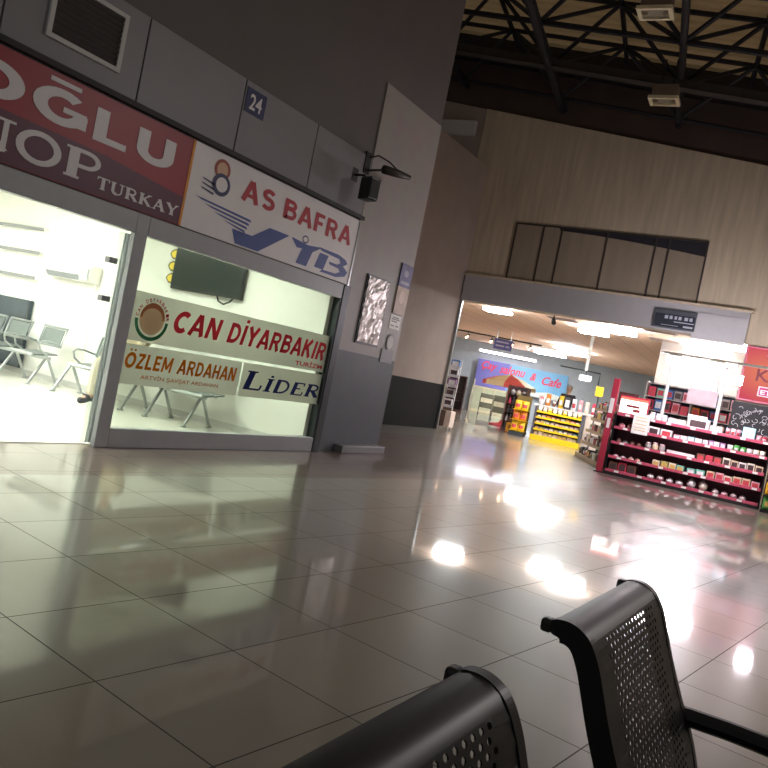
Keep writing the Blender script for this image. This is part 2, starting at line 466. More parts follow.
SERIF = {
    'N': (1.0, [([(.16, 0), (.16, 1)], t), ([(.14, 1), (.86, 0)], T), ([(.86, 0), (.86, 1)], t), sf(.16, .04), sf(.14, .96), sf(.86, .96)]),
    'O': (1.0, [(arc(.5, .5, .4, .45, 0, 360, 24), .17)]),
    'P': (.86, [([(.2, 0), (.2, 1)], T), ([(.2, .95), (.5, .95)] + arc(.5, .7, .27, .25, 90, -90) + [(.2, .45)], .13), sf(.2, .04), sf(.14, .96, .28)]),
    'T': (.9, [([(.45, 0), (.45, 1)], T), ([(.05, .95), (.85, .95)], .1), ([(.07, .95), (.07, .74)], .07), ([(.83, .95), (.83, .74)], .07), sf(.45, .04)]),
    'U': (.95, [([(.17, 1), (.17, .35)] + arc(.47, .35, .3, .3, 180, 270), T * .9), (arc(.47, .35, .3, .3, 270, 360) + [(.77, 1)], t), sf(.17, .96), sf(.77, .96)]),
    'R': (.95, [([(.2, 0), (.2, 1)], T), ([(.2, .95), (.48, .95)] + arc(.48, .72, .25, .23, 90, -90) + [(.2, .49)], .13), ([(.45, .5), (.82, .02)], T), sf(.2, .04), sf(.82, .04, .22), sf(.14, .96, .28)]),
    'K': (.98, [([(.2, 0), (.2, 1)], T), ([(.22, .42), (.8, .97)], t), ([(.4, .55), (.82, .03)], T), sf(.2, .04), sf(.2, .96), sf(.78, .96, .3), sf(.82, .04, .3)]),
    'A': (1.0, [([(.14, 0), (.5, 1)], t), ([(.48, 1), (.85, 0)], T), ([(.27, .35), (.7, .35)], t), sf(.14, .04, .3), sf(.84, .04, .36)]),
    'Y': (.95, [([(.12, 1), (.48, .45)], T), ([(.84, 1), (.5, .45)], t), ([(.48, .48), (.48, 0)], T), sf(.14, .96, .34), sf(.82, .96, .28), sf(.48, .04)]),
    'L': (.85, [([(.22, 0), (.22, 1)], T), ([(.1, .05), (.76, .05)], .1), ([(.76, .04), (.78, .3)], .08), sf(.22, .96, .42)]),
    'I': (.5, [([(.25, 0), (.25, 1)], T), sf(.25, .04, .42), sf(.25, .96, .42)]),
    'İ': (.5, [([(.25, 0), (.25, .95)], T), sf(.25, .04, .42), sf(.25, .93, .42), ([(.17, 1.14), (.33, 1.14)], .15)]),
    'D': (1.0, [([(.2, 0), (.2, 1)], T), ([(.1, .95), (.45, .95)] + arc(.45, .5, .4, .45, 90, -90, 14) + [(.1, .05)], .14)]),
    'E': (.88, [([(.2, 0), (.2, 1)], T), ([(.1, .95), (.76, .95)], .1), ([(.1, .05), (.8, .05)], .1), ([(.2, .52), (.58, .52)], .1), ([(.74, .95), (.74, .74)], .08), ([(.78, .05), (.79, .3)], .08)]),
}
def serif_word(body, box, m, parent, w, off=(0, 0), slant=0.0, scale_first=1.0, lean=0.0, gap=.06, name='lettering', font=None):
    mb = MB()
    x = 0; quads = []; top = 0
    for i, ch in enumerate(body):
        k = scale_first if i == 0 else 1.0
        wd, strokes = (font or SERIF)[ch]
        for pts, sw in strokes:
            P = [Vector((a * k, b * k)) for a, b in pts]; hw = sw * k / 2
            P = [P[0]] + [P[j] for j in range(1, len(P)) if (P[j] - P[j - 1]).length > 1e-5]
            closed = (P[0] - P[-1]).length < 1e-4
            N = []
            for j in range(len(P)):
                da = P[j] - P[j - 1] if j > 0 else (P[-1] - P[-2] if closed else P[1] - P[0])
                db = P[j + 1] - P[j] if j < len(P) - 1 else (P[1] - P[0] if closed else P[-1] - P[-2])
                d = (da.normalized() + db.normalized()).normalized(); n = Vector((-d.y, d.x))
                N.append(n * hw / max(.6, n.dot(Vector((-db.y, db.x)).normalized())))
            for j in range(len(P) - 1):
                q = [P[j] - N[j], P[j + 1] - N[j + 1], P[j + 1] + N[j + 1], P[j] + N[j]]
                quads.append([(v.x + x + lean * v.y, v.y) for v in q])
        x += wd * k + gap
    xs = [p[0] for q in quads for p in q]; ys = [p[1] for q in quads for p in q]
    ax, bx, ay, by = min(xs), max(xs), 0.0, scale_first
    for qi, q in enumerate(quads):
        pts = []
        for a, b in q:
            X = box[0] - off[0] + (a - ax) / (bx - ax) * (box[2] - box[0]); Y = box[1] - off[1] + (b - ay) / (by - ay) * (box[3] - box[1])
            pts.append((X, Y + slant * (X - box[0] + off[0])))
        mb.flat(pts, (qi % 24) * 6e-5)
    return mb.build(name, m, parent, loc=(0, 0, w))

def ring2d(cx, cy, rx, ry, n=24): return [(cx + rx * math.cos(2 * PI * k / n), cy + ry * math.sin(2 * PI * k / n)) for k in range(n)]

# ================================================================== THE SETTING
XW = -5.64
m = MB(); m.b2((-26, -6, -.12), (16, 50, 0)); struct(m.build('floor', M_FLOOR))

# --- wall of ticket offices on the left
m = MB()
m.b2((-5.95, -6, 2.1), (-5.66, 8.1, 4.68)); m.b2((-5.95, -6, 4.68), (-5.66, 9.52, 10.3)); m.b2((-5.95, -6, 0), (XW, 2.2, 2.1))
struct(m.build('wall_left', wallp))
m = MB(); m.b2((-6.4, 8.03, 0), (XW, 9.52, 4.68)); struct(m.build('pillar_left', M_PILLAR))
m = MB(); m.b2((-12, 9.3, 0), (-5.95, 9.5, 10.3)); struct(m.build('wall_return', recessw))
m = MB(); m.b2((-8.85, 9.5, 0), (-8.5, 16.9, 6.4)); struct(m.build('wall_recess', recessw))
m = MB(); m.b2((-8.5, 9.52, 0), (-8.485, 16.86, 1.075)); struct(m.build('trim_dado', darkdado))
m = MB(); m.prism([(-.36, 6.15), (-4, 6.15), (-4, 8.37), (-.36, 7.8)], lambda s, z: fw(s, .02, z), lambda s, z: fw(s, .3, z)); struct(m.build('wall_recess_upper', recessw))
m = MB(); m.prism([(-.53, 7.13), (-4, 7.13), (-4, 7.47), (-.53, 7.47)], lambda s, z: fw(s, -.1, z), lambda s, z: fw(s, .05, z)); struct(m.build('beam_end', greywhite))
# cladding band above the signs: separate sheets with open joints
for i, (a, b) in enumerate(((-1.0, .68), (.7, 1.88), (1.9, 3.155), (3.17, 4.41), (4.425, 5.645), (5.66, 6.86), (6.875, 8.03))):
    m = MB(); m.b2((-5.70, a, 3.0), (-5.643, b, 3.72), bev=.004); struct(m.build('trim_cladding', clad))
m = MB(); m.b2((-5.70, -2, 2.945), (-5.6, 8.05, 2.99)); struct(m.build('trim_ledge', nearblack))
m = MB(); m.b2((XW, 8.42, 0), (-5.5, 9.5, .1), bev=.01); struct(m.build('plinth', clad))

# --- ticket office shell
sl = math.tan(math.radians(5))
def wy(x): return 7.78 + sl * (x - XW)
m = MB()
m.prism([(XW - .05, wy(XW)), (-12.6, wy(-12.6)), (-12.6, wy(-12.6) + .15), (XW - .05, wy(XW) + .15)], lambda x, y: (x, y, 0), lambda x, y: (x, y, 2.8))
struct(m.build('wall_office_side', white))
m = MB(); m.b2((-12.75, -2.2, 0), (-12.6, 7.3, 2.8)); m.b2((-12.6, -2.3, 0), (-5.9, -2.2, 2.8)); struct(m.build('wall_office_back', white))
m = MB(); m.b2((-12.75, -2.3, 2.72), (-5.9, 7.95, 2.82)); struct(m.build('ceiling_office', white))
m = MB(); m.b2((-12.6, -2.2, 0), (-5.72, 7.72, .006)); struct(m.build('floor_office', shoptile))
m = MB(); m.prism([(XW - .1, wy(XW) - .012), (-12.6, wy(-12.6) - .012), (-12.6, wy(-12.6)), (XW - .1, wy(XW))], lambda x, y: (x, y, .006), lambda x, y: (x, y, .09)); struct(m.build('baseboard_office', greywhite))
for (x, y) in ((-6.6, 5.9), (-9.8, 5.2), (-6.6, 2.4), (-9.8, 2.4), (-11.6, 4.0)):
    lx = {(-6.6, 5.9): 'just behind the white sign', (-9.8, 5.2): 'above the row of steel chairs'}.get((x, y))
    t_ = thing('ceiling_light', 'square ceiling light in the ticket office, ' + (lx or {(-6.6, 2.4): 'just behind the red sign', (-9.8, 2.4): 'farthest from the glass', (-11.6, 4.0): 'nearest the white wall shelves'}[x, y]), 'lamp', (x, y, 2.72), group='ticket office ceiling lights')
    m = MB(); m.b2((-.36, -.36, -.03), (.36, .36, 0), bev=.005); m.build('frame', offwhite, t_)
    m = MB(); m.b2((-.32, -.32, -.036), (.32, .32, -.029)); m.build('diffuser', E_SHOP, t_)

# --- shopfront frame, window and door
wf = link('window_1', None, None, (XW, 4.77, 0)); struct(wf)
m = MB(); m.b2((-.01, -.14, 0), (.05, 0, 2.1), bev=.006); m.b2((-.05, 0, 0), (.05, 3.11, .175), bev=.006); m.b2((-.05, 0, 1.925), (.05, 3.11, 2.1), bev=.006)
m.b2((-.05, -2.6, 1.925), (.05, -.14, 2.1), bev=.006)
m.build('window_frame', alum, wf)
m = MB(); m.b2((-.06, 3.11, 0), (.062, 3.25, 2.1), bev=.006); m.b2((-.055, 3.085, .17), (.052, 3.115, 1.93)); m.build('window_post', darkalum, wf)
m = MB(); m.b2((-.006, 0, .17), (.006, 3.1, 1.93)); m.build('window_pane', M_GLASS, wf)
df = link('door_1', None, None, (XW - .08, 4.685, 0)); struct(df)
m = MB(); m.b2((-.012, -.1, .02), (.012, 0, 1.91)); m.build('door_pane', M_CLEAR, df)
m = MB(); m.b2((-.02, -.022, .02), (.022, .0, 1.91), bev=.003); m.b2((-.008, -.052, .02), (.008, -.044, 1.91)); m.build('door_stile', alum, df)
m = MB(); m.b2((.022, -.006, .02), (.03, .008, 1.91), bev=.002); m.build('door_edge', chrome, df)
for z in (1.62, 1.28):
    m = MB(); m.b2((-.03, -.19, z), (.03, -.1, z + .05), bev=.004); m.build('door_clamp', clad, df)

# --- far wall with the concourse opening
def wall_top(s): return 7.75 - .155 * s
m = MB()
P = [(-.35, 3.16), (6.33, 3.16), (6.33, 0), (24, 0), (24, wall_top(24)), (-.35, wall_top(-.35))]
m.prism(P, lambda s, z: fw(s, 0, z), lambda s, z: fw(s, .35, z))
struct(m.build('wall_far', concrete))
m = MB()
P = [(-4, wall_top(-4)), (24, wall_top(24)), (24, wall_top(24) + 1.9), (-4, wall_top(-4) + 1.9)]
m.prism(P, lambda s, z: fw(s, .06, z), lambda s, z: fw(s, .2, z))
struct(m.build('wall_gable', gable))
m = MB(); m.prism([(-.0, 3.16), (6.28, 3.16), (6.28, 3.76), (0, 3.76)], lambda s, z: fw(s, -.1, z), lambda s, z: fw(s, .01, z)); struct(m.build('trim_fascia', mat('fascia_grey', 'a9aaac', .5, var=.03)))
m = MB(); m.prism([(-.05, 3.76), (6.33, 3.76), (6.33, 3.81), (-.05, 3.81)], lambda s, z: fw(s, -.13, z), lambda s, z: fw(s, .01, z)); struct(m.build('trim_coping', concrete))
m = MB(); m.prism([(5.24, 3.08), (6.27, 3.08), (6.27, 3.62), (5.24, 3.62)], lambda s, z: fw(s, -.13, z), lambda s, z: fw(s, -.09, z)); struct(m.build('trim_access_cover', mat('cover_grey', 'b4b5b8', .5, var=.03)))
m = MB(); m.prism([(-.03, 0), (.03, 0), (.03, 3.3), (-.03, 3.3)], lambda s, z: fw(s, -.06, z), lambda s, z: fw(s, .02, z)); struct(m.build('trim_jamb', steel))
# boarded clerestory window
w3 = link('window_3', None, None, fw(.98, 0, 3.81), (0, 0, A5)); struct(w3)
m = MB(); m.b2((0, -.004, 0), (4.22, .02, 1.33)); m.build('dark_opening', mat('dark_blue_void', '24232c', .7), w3)
def sag(x): return 1.3 - (0 if x < 1.05 else .06 + .24 * ((x - 1.05) / 3.17) ** 1.6)
xs = [0, .66, 1.09, 2.12, 3.17, 3.45, 4.22]
for a, b in zip(xs[:-1], xs[1:]):
    pts = [(a + .02, 0), (b - .02, 0)] + [(b - .02 - (b - a - .04) * k / 6, sag(b - .02 - (b - a - .04) * k / 6)) for k in range(7)]
    m = MB(); m.prism(pts, lambda s, z: (s, -.02, z), lambda s, z: (s, -.004, z)); m.build('board', mat('weathered_board', '958a78', .85, var=.08, scale=2, stretch=(3, 3, .4)), w3)
m = MB()
for x in xs: m.b2((x - .017, -.035, -.02), (x + .017, 0, 1.33))
m.b2((0, -.04, 1.31), (4.22, 0, 1.335)); m.b2((0, -.035, -.03), (4.22, 0, .0))
m.build('window_frame', mat('dark_window_bar', '3c3734', .5), w3)

# --- concourse behind the opening
Fh = Vector((-0.51623732, 0.85644558, 0)); Rh = Vector((0.85644558, 0.51623732, 0)); OC = Fh * 38
CROT = math.atan2(Rh.y, Rh.x)
def cw(u, d, z): return OC + Rh * u + Fh * d + Vector((0, 0, z))
m = MB(); m.prism([(-9, 0), (24, 0), (24, 3.36), (-9, 3.36)], lambda u, z: cw(u, 0, z), lambda u, z: cw(u, .2, z)); struct(m.build('wall_concourse_back', mat('pale_blue_grey_wall', 'a9b2ba', .7, var=.05)))
m = MB(); m.prism([(-8.85, 17.1), (-26, 15.6), (-26, 50), (16, 50), (16, 19.3)], lambda x, y: (x, y, 3.36), lambda x, y: (x, y, 3.46)); struct(m.build('ceiling_concourse', M_CEIL))
m = MB(); m.b2((-26.2, 15.4, 0), (-26, 40, 3.4)); m.prism([(-8.9, 16.85), (-26, 15.4), (-26, 15.6), (-8.9, 17.1)], lambda x, y: (x, y, 0), lambda x, y: (x, y, 3.4)); struct(m.build('wall_concourse_left', recessw))
m = MB(); m.b2((-4.75, 21.6, 0), (14, 21.8, 3.36)); struct(m.build('wall_kiosk_back', mat('taupe_wall', '8d827c', .75, var=.05)))
m = MB()
for k, (x, y) in enumerate(((-7.3, 22.2), (-6.9, 23.6), (-6.2, 22.4), (-5.4, 21.0), (-4.9, 22.2), (-3.9, 19.6))):
    pass
m.bm.free()

# --- roof deck: corrugated sheet on a mono-slope, ribs parallel to the far wall
SK = -.115
def rp(s, t_, dz=0.0): return fw(s + SK * t_, t_, 8.2 - .15 * s + dz)
m = MB(); prof = []
tt = .3
while tt > -14:
    prof += [(tt, 0), (tt - .11, 0), (tt - .14, .05), (tt - .25, .05)]; tt -= .28
rows = []
for t_, z in prof: rows.append([m.V(fw(s, t_, 8.2 - .15 * s + 1.12 + z)) for s in (-8, 4, 18)])
for i in range(len(rows) - 1):
    for j in range(2): m.bm.faces.new((rows[i][j], rows[i][j + 1], rows[i + 1][j + 1], rows[i + 1][j]))
struct(m.build('ceiling', roofm))
m = MB(); m.prism([(-4, -.5), (16, -.5), (16, .02), (-4, .02)], lambda s, t_: fw(s, t_, 8.2 - .15 * s + .62), lambda s, t_: fw(s, t_, 8.2 - .15 * s + 1.05)); struct(m.build('trim_eaves_beam_shade', nearblack))  # dark box stands for the edge beam and the shaded roof near the wall

# --- space frame under the roof: one welded thing, each member a part
tr = link('roof_truss', None, None, fw(3, -4, 7.75))
tag(tr, 'dark blue steel space frame truss carrying the tan sheet roof', 'roof truss')
def member(name, a, b, r):
    A, B = Vector(a), Vector(b); q = MB(off=tr.location); q.tube([A, B], r, 8); return q.build(name, trussm, tr)
S = [-3.5, -1.0, 1.5, 4.1, 6.65, 9.2, 11.8]; TT = [-.34, -2.14, -3.88, -5.6, -7.35]
for i, t_ in enumerate(TT):
    member('bottom_chord', rp(S[0], t_), rp(S[-1], t_), .055 if i else .045)
for j, s in enumerate(S):
    member('bottom_chord', rp(s, .05, -.12 if j == 2 else 0), rp(s, TT[-1], -.12 if j == 2 else 0), .1 if j == 2 else .065)
ST = [(S[j] + S[j + 1]) / 2 for j in range(len(S) - 1)]; T2 = [(TT[i] + TT[i + 1]) / 2 for i in range(len(TT) - 1)]
for t_ in T2: member('top_chord', rp(ST[0], t_, .95), rp(ST[-1], t_, .95), .05)
for s in ST: member('top_chord', rp(s, -.3, .95), rp(s, T2[-1], .95), .05)
for j, s in enumerate(ST):
    for i, t_ in enumerate(T2):
        for (dj, di) in ((0, 0), (1, 0), (0, 1), (1, 1)):
            if j in (0, 5) and i == 3: continue
            member('diagonal', rp(s, t_, .95), rp(S[j + dj], TT[i + di]), .042)
for j, s in enumerate(S[1:-1]):
    for t_ in TT[:4]:
        q = MB(off=tr.location); q.lathe([(.02, -.09), (.07, -.06), (.085, 0), (.07, .06), (.02, .09)], rp(s, t_), 10); q.build('node', trussm, tr, smooth=True)
ct = MB(); ct.prism([(-4, 0), (13, 0)], lambda s, z: rp(s, -2.28, -.16), lambda s, z: rp(s, -2.28, -.16)) if 0 else None
ct = MB()
a0, a1 = rp(-4, -2.32, -.17), rp(13, -2.32, -.17)
dv = (a1 - a0).normalized(); up = Vector((0, 0, 1))
for (o1, o2, z0, z1) in ((-.12, .12, 0, .02), (-.12, -.1, 0, .16), (.1, .12, 0, .16)):
    pts = [(o1, z0), (o2, z0), (o2, z1), (o1, z1)]
    ct.prism(pts, lambda o, z: a0 + NFW * o + up * z, lambda o, z: a1 + NFW * o + up * z)
tag(ct.build('cable_tray', mat('dull_zinc', '4a4a4c', .4, metal=.5)), 'long dark metal cable tray slung along the roof truss', 'cable tray')

def floodlight(s, d, z, label):
    o = thing('floodlight', label, 'floodlight', fw(s, d, z), (0, 0, A5))
    m = MB(); m.b2((-.22, -.15, .03), (.22, .15, .26), bev=.02); m.build('housing', mat('taupe_housing', '7a6c60', .6), o)
    m = MB()
    for p, q in (((-.26, -.19), (.26, -.14)), ((-.26, .14), (.26, .19)), ((-.26, -.14), (-.2, .14)), ((.2, -.14), (.26, .14))): m.b2((*p, -.02), (*q, .035))
    m.build('frame', mat('cream_frame', 'e6dcba', .5), o)
    m = MB(); m.b2((-.2, -.14, .01), (.2, .14, .03)); m.build('lens', mat('dull_lens', 'a09a88', .2), o)
    for x in (-.15, .15):
        m = MB(); m.lathe([(.01, 0), (.05, .004), (.03, .02)], (0, 0, 0), 10); m.build('lamp_holder', mat('brown_holder', '6b5a3a', .5), o, loc=(x, 0, -.008))
    m = MB(); m.tube([(-.1, 0, .22), (-.1, 0, .75)], .015); m.tube([(.1, 0, .22), (.1, 0, .75)], .015); m.build('hanger', trussm, o)
    return o
floodlight(4.3, -3.2, 6.84, 'unlit cream framed floodlight under the truss, directly above the boarded window')
floodlight(4.36, -5.6, 7.22, 'unlit cream framed floodlight cut off by the top of the view')

def fill_high_bay(x, y, z, label):
    o = thing('fill_high_bay_lamp', label, 'lamp', (x, y, z))
    m = MB(); m.lathe([(.05, .42), (.12, .36), (.14, .22), (.3, .02), (.3, 0), (.27, 0)], n=20); m.build('reflector', alum, o, smooth=True)
    m = MB(); m.lathe([(.26, -.012), (.26, .01)], n=20); m.build('lamp_glass', E_FILL, o)
    m = MB(); m.tube([(0, 0, .4), (0, 0, 1.2)], .012); m.build('hanger', trussm, o)
fill_high_bay(3.4, 11.0, 5.6, 'unseen high bay lamp added right of the view to light the kiosk front')  # lamp added out of view to brighten kiosk front, pillar and far wall

# ================================================================== SIGNS ON THE LEFT WALL
def front_board(name, label, cat, y0, z0, x=-5.675):
    return thing(name, label, cat, (x, y0, z0), FRONT), (y0, z0)
# red board
o, of = front_board('sign_board', 'long red office sign with white OĞLU and smaller NOP TURKAY lettering', 'sign', 1.4, 2.12)
m = MB(off=(*of, 0)); m.b2((1.4, 2.12, -.02), (5.16, 2.93, .03)); m.build('panel', red_sign, o)
m = MB(off=(*of, 0)); m.flat([(1.4, 2.125), (5.16, 2.125), (5.16, 2.38), (4.2, 2.47), (3.2, 2.5), (1.4, 2.5)], .0312); m.build('lower_band', purple_sign, o)
m = MB(off=(*of, 0)); m.b2((5.135, 2.12, .03), (5.165, 2.93, .034)); m.build('edge_strip', orange_line, o)
serif_word('OĞLU', (2.92, 2.555, 4.94, 2.82), letter_white, o, .034, of, font=SANS, gap=.12)
serif_word('NOP', (2.98, 2.2, 4.2, 2.44), letter_white, o, .034, of)
serif_word('TURKAY', (4.19, 2.185, 5.1, 2.285), letter_white, o, .034, of)
# white board
o, of = front_board('sign_board', 'white office sign with red AS BAFRA and blue winged VİB lettering', 'sign', 5.17, 2.12)
m = MB(off=(*of, 0)); m.b2((5.168, 2.12, -.02), (8.03, 2.93, .03)); m.build('panel', sign_white, o)
serif_word('AS BAFRA', (5.88, 2.585, 7.9, 2.8), letter_red, o, .033, of, font=SANS, gap=.09)
m = MB(off=(*of, 0))
m.flat([(5.92, 2.135), (6.28, 2.135), (6.74, 2.42), (6.4, 2.42), (6.15, 2.27), (5.84, 2.27)], .033)
for k in range(5):
    y = 5.27 + k * .14; z = 2.45 - k * .042
    m.flat([(y, z), (6.08 - k * .02, z - .03), (6.1 - k * .02, z - .055), (y + .1, z - .02)], .033)
m.build('wing_mark', letter_blue, o)
m = MB(off=(*of, 0))
m.flat([(6.78, 2.42), (6.9, 2.33), (7.0, 2.34), (6.93, 2.16), (7.13, 2.16), (7.2, 2.34), (7.36, 2.43), (7.1, 2.4)], .033)
m.build('figure_mark', letter_blue, o)
m = MB(off=(*of, 0)); m.flat(ring2d(7.03, 2.45, .06, .045), .033); m.build('figure_head', letter_navy, o)
m = MB(off=(*of, 0)); m.flat(ring2d(7.03, 2.45, .042, .03), .0335); m.build('figure_head_light', sign_white, o)
m = MB(off=(*of, 0))
m.flat([(7.28, 2.19), (7.46, 2.19), (7.52, 2.37), (7.34, 2.37)], .033)
for pts in ([(7.3, 2.43)] + [(7.3, 2.41)] + [(7.68, 2.40)] + arc(7.68, 2.365, .16, .07, 90, -90)[1:] + [(7.6, 2.295), (7.6, 2.32)] + arc(7.66, 2.36, .1, .035, -90, 90) + [(7.36, 2.4)],):
    m.flat([(7.3, 2.43), (7.72, 2.43), (7.88, 2.40), (7.93, 2.36), (7.84, 2.31), (7.7, 2.3), (7.78, 2.34), (7.74, 2.38), (7.36, 2.4)], .033)
m.flat([(7.55, 2.31), (7.86, 2.31), (7.96, 2.26), (7.92, 2.2), (7.74, 2.16), (7.4, 2.16), (7.44, 2.19), (7.72, 2.2), (7.8, 2.235), (7.76, 2.27), (7.56, 2.28)], .033)
m.build('letter_mark', letter_blue, o)
m = MB(off=(*of, 0)); m.flat(ring2d(5.56, 2.78, .11, .1), .033); m.build('round_mark', mat('mark_redbrown', '9c4a3a', .5), o)
m = MB(off=(*of, 0)); m.flat(ring2d(5.56, 2.775, .075, .075), .0335); m.build('round_mark_light', mat('mark_gold', 'd8b090', .5), o)
m = MB(off=(*of, 0)); m.flat(ring2d(5.58, 2.635, .125, .11), .034)
for k in range(3): m.flat([(5.32, 2.64 - k * .045), (5.5, 2.62 - k * .045), (5.5, 2.6 - k * .045), (5.34, 2.625 - k * .045)], .034)
m.build('wheel_mark', letter_navy, o)
m = MB(off=(*of, 0)); m.flat(ring2d(5.585, 2.638, .08, .072), .0345); m.build('wheel_mark_light', sign_white, o)
m = MB(off=(*of, 0)); m.b2((8.01, 2.1, -.02), (8.045, 2.95, .04)); m.build('end_trim', steel, o)

# number plate
o, of = front_board('number_plate', 'small blue plate with the white number 24 on grey cladding', 'sign', 5.68, 3.42, -5.643)
m = MB(off=(*of, 0)); m.b2((5.68, 3.42, 0), (5.97, 3.66, .008)); m.build('panel', mat('plate_blue', '1d2456', .4), o)
word('24', (5.735, 3.46, 5.915, 3.615), letter_white, o, .0095, of, bold=.02)
# vent
o, of = front_board('air_vent', 'dark louvred air vent with pale frame in the cladding', 'vent', 3.51, 3.15, -5.643)
m = MB(off=(*of, 0)); m.b2((3.54, 3.18, .0), (4.15, 3.585, .004)); m.build('backing', nearblack, o)
m = MB(off=(*of, 0))
for a, b in (((3.5, 3.145), (3.54, 3.62)), ((4.15, 3.145), (4.19, 3.62)), ((3.54, 3.145), (4.15, 3.18)), ((3.54, 3.585), (4.15, 3.62))): m.b2((*a, 0), (*b, .025))
m.build('frame', greywhite, o)
for k in range(9):
    m = MB(off=(*of, 0)); m.box((3.845, 3.205 + k * .045, .012), (.61, .03, .004), rot=Matrix.Rotation(.6, 3, 'X')); m.build('louvre', mat('dark_louvre', '3a3230', .5), o)

# loudspeaker and camera on the pillar corner
o = thing('loudspeaker', 'black box loudspeaker on a wall bracket above the white sign', 'speaker', (-5.62, 7.7, 3.22))
m = MB(); m.box((.24, .0, .03), (.2, .16, .27), rz=math.radians(-18), bev=.015); m.build('cabinet', black, o)
m = MB(); m.box((.337, -.032, 0.03), (.012, .13, .22), rz=math.radians(-18), bev=.004); m.build('grille', nearblack, o)
m = MB(); m.tube([(-.03, .02, .2), (.12, .02, .2), (.2, .02, .12)], .015); m.b2((-.04, -.04, .12), (-.02, .08, .28)); m.build('bracket', nearblack, o)
o = thing('security_camera', 'small dark camera on a cable arm pointing right from the pillar', 'camera', (-5.62, 8.02, 3.64))
m = MB(); m.tube([(.0, -.1, .06), (.1, -.06, .1), (.2, .06, .06), (.26, .16, 0)], .01); m.tube([(0, -.1, -.1), (.12, .0, -.06), (.24, .1, -.05)], .014); m.b2((-.03, -.16, -.14), (-.01, -.04, .12)); m.build('arm', nearblack, o)
m = MB(); m.tube([(.2, -.04, -.06), (.27, .2, -.04), (.31, .4, -.02)], [.055, .05, .03], 10); m.build('body', mat('olive_black', '33312a', .5), o, smooth=True)

# things fixed to the pillar
o, of = front_board('poster_frame', 'silver foil poster in a narrow dark frame on the pillar', 'poster', 8.4, 1.44, -5.635)
m = MB(off=(*of, 0)); m.b2((8.4, 1.44, 0), (8.97, 2.35, .015)); m.build('frame', darkalum, o)
q = MB(off=(*of, 0)); n1, n2 = 12, 18
vs = [[q.V((8.425 + .52 * i / n1, 1.465 + .86 * j / n2, .018 + random.random() * .014)) for i in range(n1 + 1)] for j in range(n2 + 1)]
for j in range(n2):
    for i in range(n1):
        q.bm.faces.new((vs[j][i], vs[j][i + 1], vs[j + 1][i + 1])); q.bm.faces.new((vs[j][i], vs[j + 1][i + 1], vs[j + 1][i]))
q.build('foil_sheet', mat('crumpled_foil', 'c9c2be', .35, metal=.35, var=.2, scale=7), o)
o, of = front_board('information_board', 'tall narrow board, violet top and cream below, on the pillar', 'sign', 9.18, 1.96, -5.635)
m = MB(off=(*of, 0)); m.b2((9.18, 2.34, 0), (9.49, 2.66, .018)); m.build('violet_panel', mat('violet_print', '5d5a86', .5, var=.25, scale=9), o)
m = MB(off=(*of, 0)); m.b2((9.18, 1.96, 0), (9.49, 2.34, .018)); m.build('cream_panel', mat('cream_print', 'c0a898', .5, var=.15, scale=8), o)
m = MB(off=(*of, 0)); m.flat(ring2d(9.33, 2.53, .06, .05), .019); m.flat([(9.22, 2.38), (9.45, 2.38), (9.45, 2.42), (9.22, 2.42)], .019); m.build('pictogram', mat('pale_violet', '9a98b4', .5), o)
m = MB(off=(*of, 0)); m.flat(ring2d(9.33, 2.2, .07, .09), .019); m.build('photo_print', mat('pale_peach', 'd8c0b0', .5), o)
o, of = front_board('paper_notice', 'small white paper notice below the violet and cream board', 'notice', 9.17, 1.745, -5.636)
m = MB(off=(*of, 0)); m.b2((9.17, 1.745, 0), (9.45, 1.94, .003)); m.build('sheet', white, o)
m = MB(off=(*of, 0))
for z, a, b in ((1.905, 9.22, 9.4), (1.88, 9.2, 9.42), (1.85, 9.21, 9.36), (1.79, 9.2, 9.29), (1.79, 9.33, 9.42)): m.flat([(a, z - .008), (b, z - .008), (b, z + .008), (a, z + .008)], .0035)
m.build('print_lines', mat('grey_print', '8a8a8c', .6), o)
o, of = front_board('oval_plaque', 'pale oval plaque on the pillar under the paper notice', 'plaque', 9.28, 1.55, -5.636)
m = MB(off=(*of, 0)); m.flat(ring2d(9.28, 1.55, .1, .12), 0, th=.012); m.build('disc', clad, o)
m = MB(off=(*of, 0)); m.flat(ring2d(9.28, 1.55, .075, .095), .013); m.build('face', greywhite, o)
o, of = front_board('blank_plate', 'grey blank plate on the pillar below the oval plaque', 'plate', 9.1, 1.26, -5.636)
m = MB(off=(*of, 0)); m.b2((9.1, 1.26, 0), (9.42, 1.45, .01), bev=.003); m.build('plate', clad, o)

# ================================================================== WINDOW FILMS
def film(label, y0, z0, y1, z1):
    o, of = front_board('window_film', label, 'window sign', y0, z0, XW + .0075)
    q = MB(off=(*of, 0)); q.b2((y0, z0, 0), (y1, z1, .0012)); q.build('film_sheet', M_FILM, o)
    return o, of
o, of = film('pale film strip with big red CAN DİYARBAKIR lettering and round emblem on the glass', 4.775, .985, 7.87, 1.44)
serif_word('CAN', (5.31, 1.13, 5.97, 1.345), M_FILMTXT['red'], o, .0022, of, font=SANS, lean=.22, gap=.07)
serif_word('DİYARBAKIR', (6.06, 1.13, 7.82, 1.345), M_FILMTXT['red'], o, .0022, of, font=SANS, lean=.22, gap=.06)
word('TURİZM', (7.27, 1.02, 7.81, 1.09), M_FILMTXT['red'], o, .0022, of, bold=.02)
m = MB(off=(*of, 0))
P = arc(5.04, 1.195, .2, .19, 180, 360, 20) + arc(5.04, 1.195, .165, .155, 360, 180, 20); m.flat(P, .0022); m.build('emblem_lower_ring', M_FILMTXT['green'], o)
m = MB(off=(*of, 0)); m.flat(ring2d(5.04, 1.21, .15, .15), .002); m.build('emblem_disc', M_FILMTXT['tan'], o)
